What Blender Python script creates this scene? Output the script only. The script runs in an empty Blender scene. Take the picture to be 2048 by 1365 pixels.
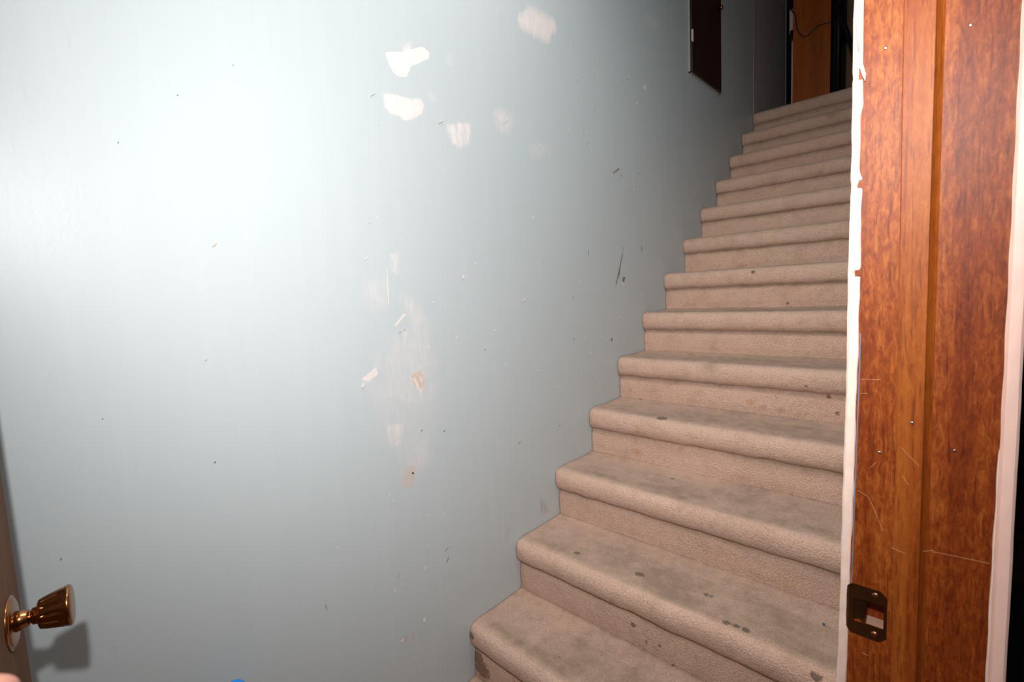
import bpy, bmesh, math, random
import numpy as np
from mathutils import Vector, Matrix, noise
random.seed(7)
D = bpy.data
SC = bpy.context.scene
COL = SC.collection
R = .171      # riser
T = .21456    # tread run
# ------------------------------------------------------------------ camera
yaw, pitch, roll = .7607, -.0933, -.0459
cam = D.cameras.new('camera'); camo = D.objects.new('camera', cam); COL.objects.link(camo); SC.camera = camo
fw = Vector((-math.cos(pitch)*math.sin(yaw), math.cos(pitch)*math.cos(yaw), math.sin(pitch)))
rt = Vector((math.cos(yaw), math.sin(yaw), 0)); up = rt.cross(fw)
r2 = rt*math.cos(roll)+up*math.sin(roll); u2 = up*math.cos(roll)-rt*math.sin(roll)
m = Matrix((r2, u2, -fw)).transposed().to_4x4(); m.translation = Vector((1.03194, -.83826, 1.29429))
camo.matrix_world = m
cam.sensor_width = 36; cam.lens = 958.7*36/2048; cam.clip_start = .02; cam.clip_end = 60
cam.dof.use_dof = True; cam.dof.focus_distance = 1.75; cam.dof.aperture_fstop = 11
# ------------------------------------------------------------------ world, lights, exposure
SC.view_settings.view_transform = 'Standard'; SC.view_settings.look = 'None'
SC.view_settings.exposure = 0; SC.view_settings.gamma = 1
w = D.worlds.new('world'); SC.world = w; w.use_nodes = True
w.node_tree.nodes['Background'].inputs[0].default_value = (.02, .02, .025, 1)
w.node_tree.nodes['Background'].inputs[1].default_value = .0
def spot(name, loc, aim, energy, size, blend, radius, col=(1, 1, 1)):
    l = D.lights.new(name, 'SPOT'); l.energy = energy; l.spot_size = math.radians(size); l.spot_blend = blend
    l.shadow_soft_size = radius; l.color = col
    o = D.objects.new(name, l); COL.objects.link(o); o.location = loc
    o.rotation_euler = (Vector(aim)-Vector(loc)).to_track_quat('-Z', 'Y').to_euler(); return o
FLASH = (1.0, -.885, 1.60)
spot('camera_flash', FLASH, (FLASH[0]-.69, FLASH[1]+.72, FLASH[2]-.13), 66, 112, 1.0, .022, (1, .99, .98))      # the beam of the on-camera flash
pl_ = D.lights.new('camera_flash_spill', 'POINT'); pl_.energy = 19; pl_.shadow_soft_size = .022; pl_.color = (1, .99, .98)
plo = D.objects.new('camera_flash_spill', pl_); COL.objects.link(plo); plo.location = FLASH
cl = D.lights.new('overhead_fill', 'AREA'); cl.shape = 'DISK'; cl.size = .4; cl.energy = 14; cl.color = (1, .96, .92)  # soft overhead fill added to brighten the stairs, no fixture
clo = D.objects.new('overhead_fill', cl); COL.objects.link(clo); clo.location = (.50, -.10, 2.9)
# ------------------------------------------------------------------ data: worn spots on the wall (y, z), carpet stains
WEAR = [
 ('P',0.97,0.00485,[(0.3694, 2.1809), (0.3913, 2.1883), (0.4437, 2.1964), (0.4904, 2.1996), (0.5184, 2.1978), (0.532, 2.1931), (0.5248, 2.1689), (0.5033, 2.1495), (0.4783, 2.1305), (0.4421, 2.1109), (0.4119, 2.1082), (0.3942, 2.1191), (0.3659, 2.1273), (0.3348, 2.1318), (0.3505, 2.1596)]),
 ('P',1,0.00376,[(-0.1457, 1.8893), (-0.0881, 1.9101), (-0.0549, 1.9291), (-0.0307, 1.9385), (-0.0159, 1.9313), (-0.0178, 1.9195), (-0.0503, 1.8984), (-0.0758, 1.8833), (-0.0825, 1.8668), (-0.0926, 1.8531), (-0.1151, 1.8466), (-0.1275, 1.8536), (-0.1382, 1.868)]),
 ('P',0.45,0.00499,[(-0.0917, 1.9215), (-0.0699, 1.9412), (-0.0808, 1.9178), (-0.0915, 1.9126)]),
 ('P',1,0.00499,[(-0.1585, 1.7917), (-0.1278, 1.7962), (-0.0834, 1.7975), (-0.0504, 1.8051), (-0.0443, 1.7924), (-0.0528, 1.7735), (-0.0823, 1.7537), (-0.1055, 1.7447), (-0.1182, 1.7527), (-0.1441, 1.752), (-0.1578, 1.7646)]),
 ('P',0.9,0.00553,[(0.0356, 1.7589), (0.074, 1.7724), (0.1136, 1.7811), (0.1179, 1.7623), (0.107, 1.7291), (0.0695, 1.7118), (0.0485, 1.7198), (0.0396, 1.7419)]),
 ('P',0.55,0.0121,[(0.2225, 1.8362), (0.2456, 1.8469), (0.2848, 1.8396), (0.2902, 1.8207), (0.2684, 1.7959), (0.2324, 1.7949)]),
 ('P',0.3,0.01471,[(0.3795, 1.7746), (0.426, 1.7906), (0.4642, 1.771), (0.4157, 1.7502), (0.3745, 1.7548)]),
 ('P',0.45,0.01306,[(1.1684, 2.4562), (1.2151, 2.4734), (1.2873, 2.4811), (1.2611, 2.4341), (1.2133, 2.428), (1.179, 2.4367)]),
 ('P',0.35,0.00786,[(-0.0248, 1.8274), (-0.0003, 1.8262), (-0.0135, 1.8152)]),
 ('P',0.4,0.00809,[(0.0437, 1.9387), (0.0601, 1.9477), (0.0589, 1.9318), (0.048, 1.9265)]),
 ('P',0.7,0.00619,[(-0.1697, 1.4082), (-0.1549, 1.4086), (-0.1599, 1.3681), (-0.1678, 1.3731)]),
 ('P',0.3,0.01684,[(-0.237, 1.3388), (-0.1979, 1.3432), (-0.1962, 1.2934), (-0.225, 1.2847), (-0.2451, 1.3051)]),
 ('P',0.4,0.01294,[(-0.1454, 1.3016), (-0.1181, 1.2954), (-0.0772, 1.24), (-0.0742, 1.1909), (-0.1136, 1.1894), (-0.1217, 1.2484)]),
 ('P',0.35,0.01796,[(-0.1869, 1.1916), (-0.144, 1.2029), (-0.0751, 1.18), (-0.0587, 1.1285), (-0.0912, 1.0561), (-0.1361, 1.064), (-0.2008, 1.0908), (-0.2102, 1.118)]),
 ('P',0.55,0.00635,[(-0.1488, 1.219), (-0.1397, 1.2182), (-0.1448, 1.1767), (-0.1521, 1.1775)]),
 ('P',0.8,0.0036,[(-0.2342, 1.1366), (-0.2326, 1.1213), (-0.2556, 1.1099), (-0.2714, 1.1149), (-0.2544, 1.1246)]),
 ('P',0.35,0.00728,[(-0.2286, 1.1709), (-0.2207, 1.165), (-0.2255, 1.1404), (-0.2356, 1.1393)]),
 ('T',0.6,0.00391,[(-0.1301, 1.1005), (-0.107, 1.1078), (-0.0994, 1.0794), (-0.1075, 1.0589), (-0.1169, 1.0633), (-0.125, 1.0836)]),
 ('P',0.9,0.00391,[(-0.1328, 1.1063), (-0.1036, 1.1101), (-0.097, 1.0845), (-0.1111, 1.0552), (-0.1199, 1.0665), (-0.134, 1.0904)]),
 ('P',0.7,0.00385,[(-0.1366, 1.1785), (-0.1277, 1.1722), (-0.123, 1.1504), (-0.1345, 1.1491)]),
 ('P',0.65,0.00628,[(-0.2039, 0.9783), (-0.1833, 0.975), (-0.1855, 0.9464), (-0.1977, 0.9442), (-0.2056, 0.9567)]),
 ('P',0.35,0.01578,[(-0.1029, 0.9031), (-0.0899, 0.8968), (-0.0956, 0.8672), (-0.1535, 0.84), (-0.178, 0.8477), (-0.1506, 0.8775)]),
 ('T',0.45,0.00516,[(-0.1614, 0.8721), (-0.1468, 0.872), (-0.1534, 0.8191), (-0.1659, 0.8147), (-0.1823, 0.8201), (-0.1777, 0.8478)]),
 ('P',0.2,0.01287,[(-0.2618, 1.101), (-0.0564, 1.0668), (-0.0959, 0.9068), (-0.1406, 0.8415), (-0.2073, 0.9362)]),
 ('P',0.7,0.00188,[(-0.1746, 1.2355), (-0.1706, 1.2341), (-0.1407, 1.26), (-0.1442, 1.2623)]),
 ('P',0.7,0.00194,[(-0.1514, 1.0443), (-0.149, 1.0438), (-0.1349, 0.9565), (-0.1368, 0.957)]),
 ('B',0.8,0.002,[(0.8665, 1.7614), (0.8743, 1.7603), (0.9165, 1.782), (0.9097, 1.7845)]),
 ('B',0.35,0.00687,[(0.3486, 0.6003), (0.3647, 0.589), (0.3959, 0.5381), (0.3744, 0.5394), (0.3506, 0.5661)]),
 ('B',0.25,0.00633,[(0.1841, 0.5652), (0.1911, 0.5624), (0.185, 0.5258), (0.1782, 0.5312)]),
]
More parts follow.
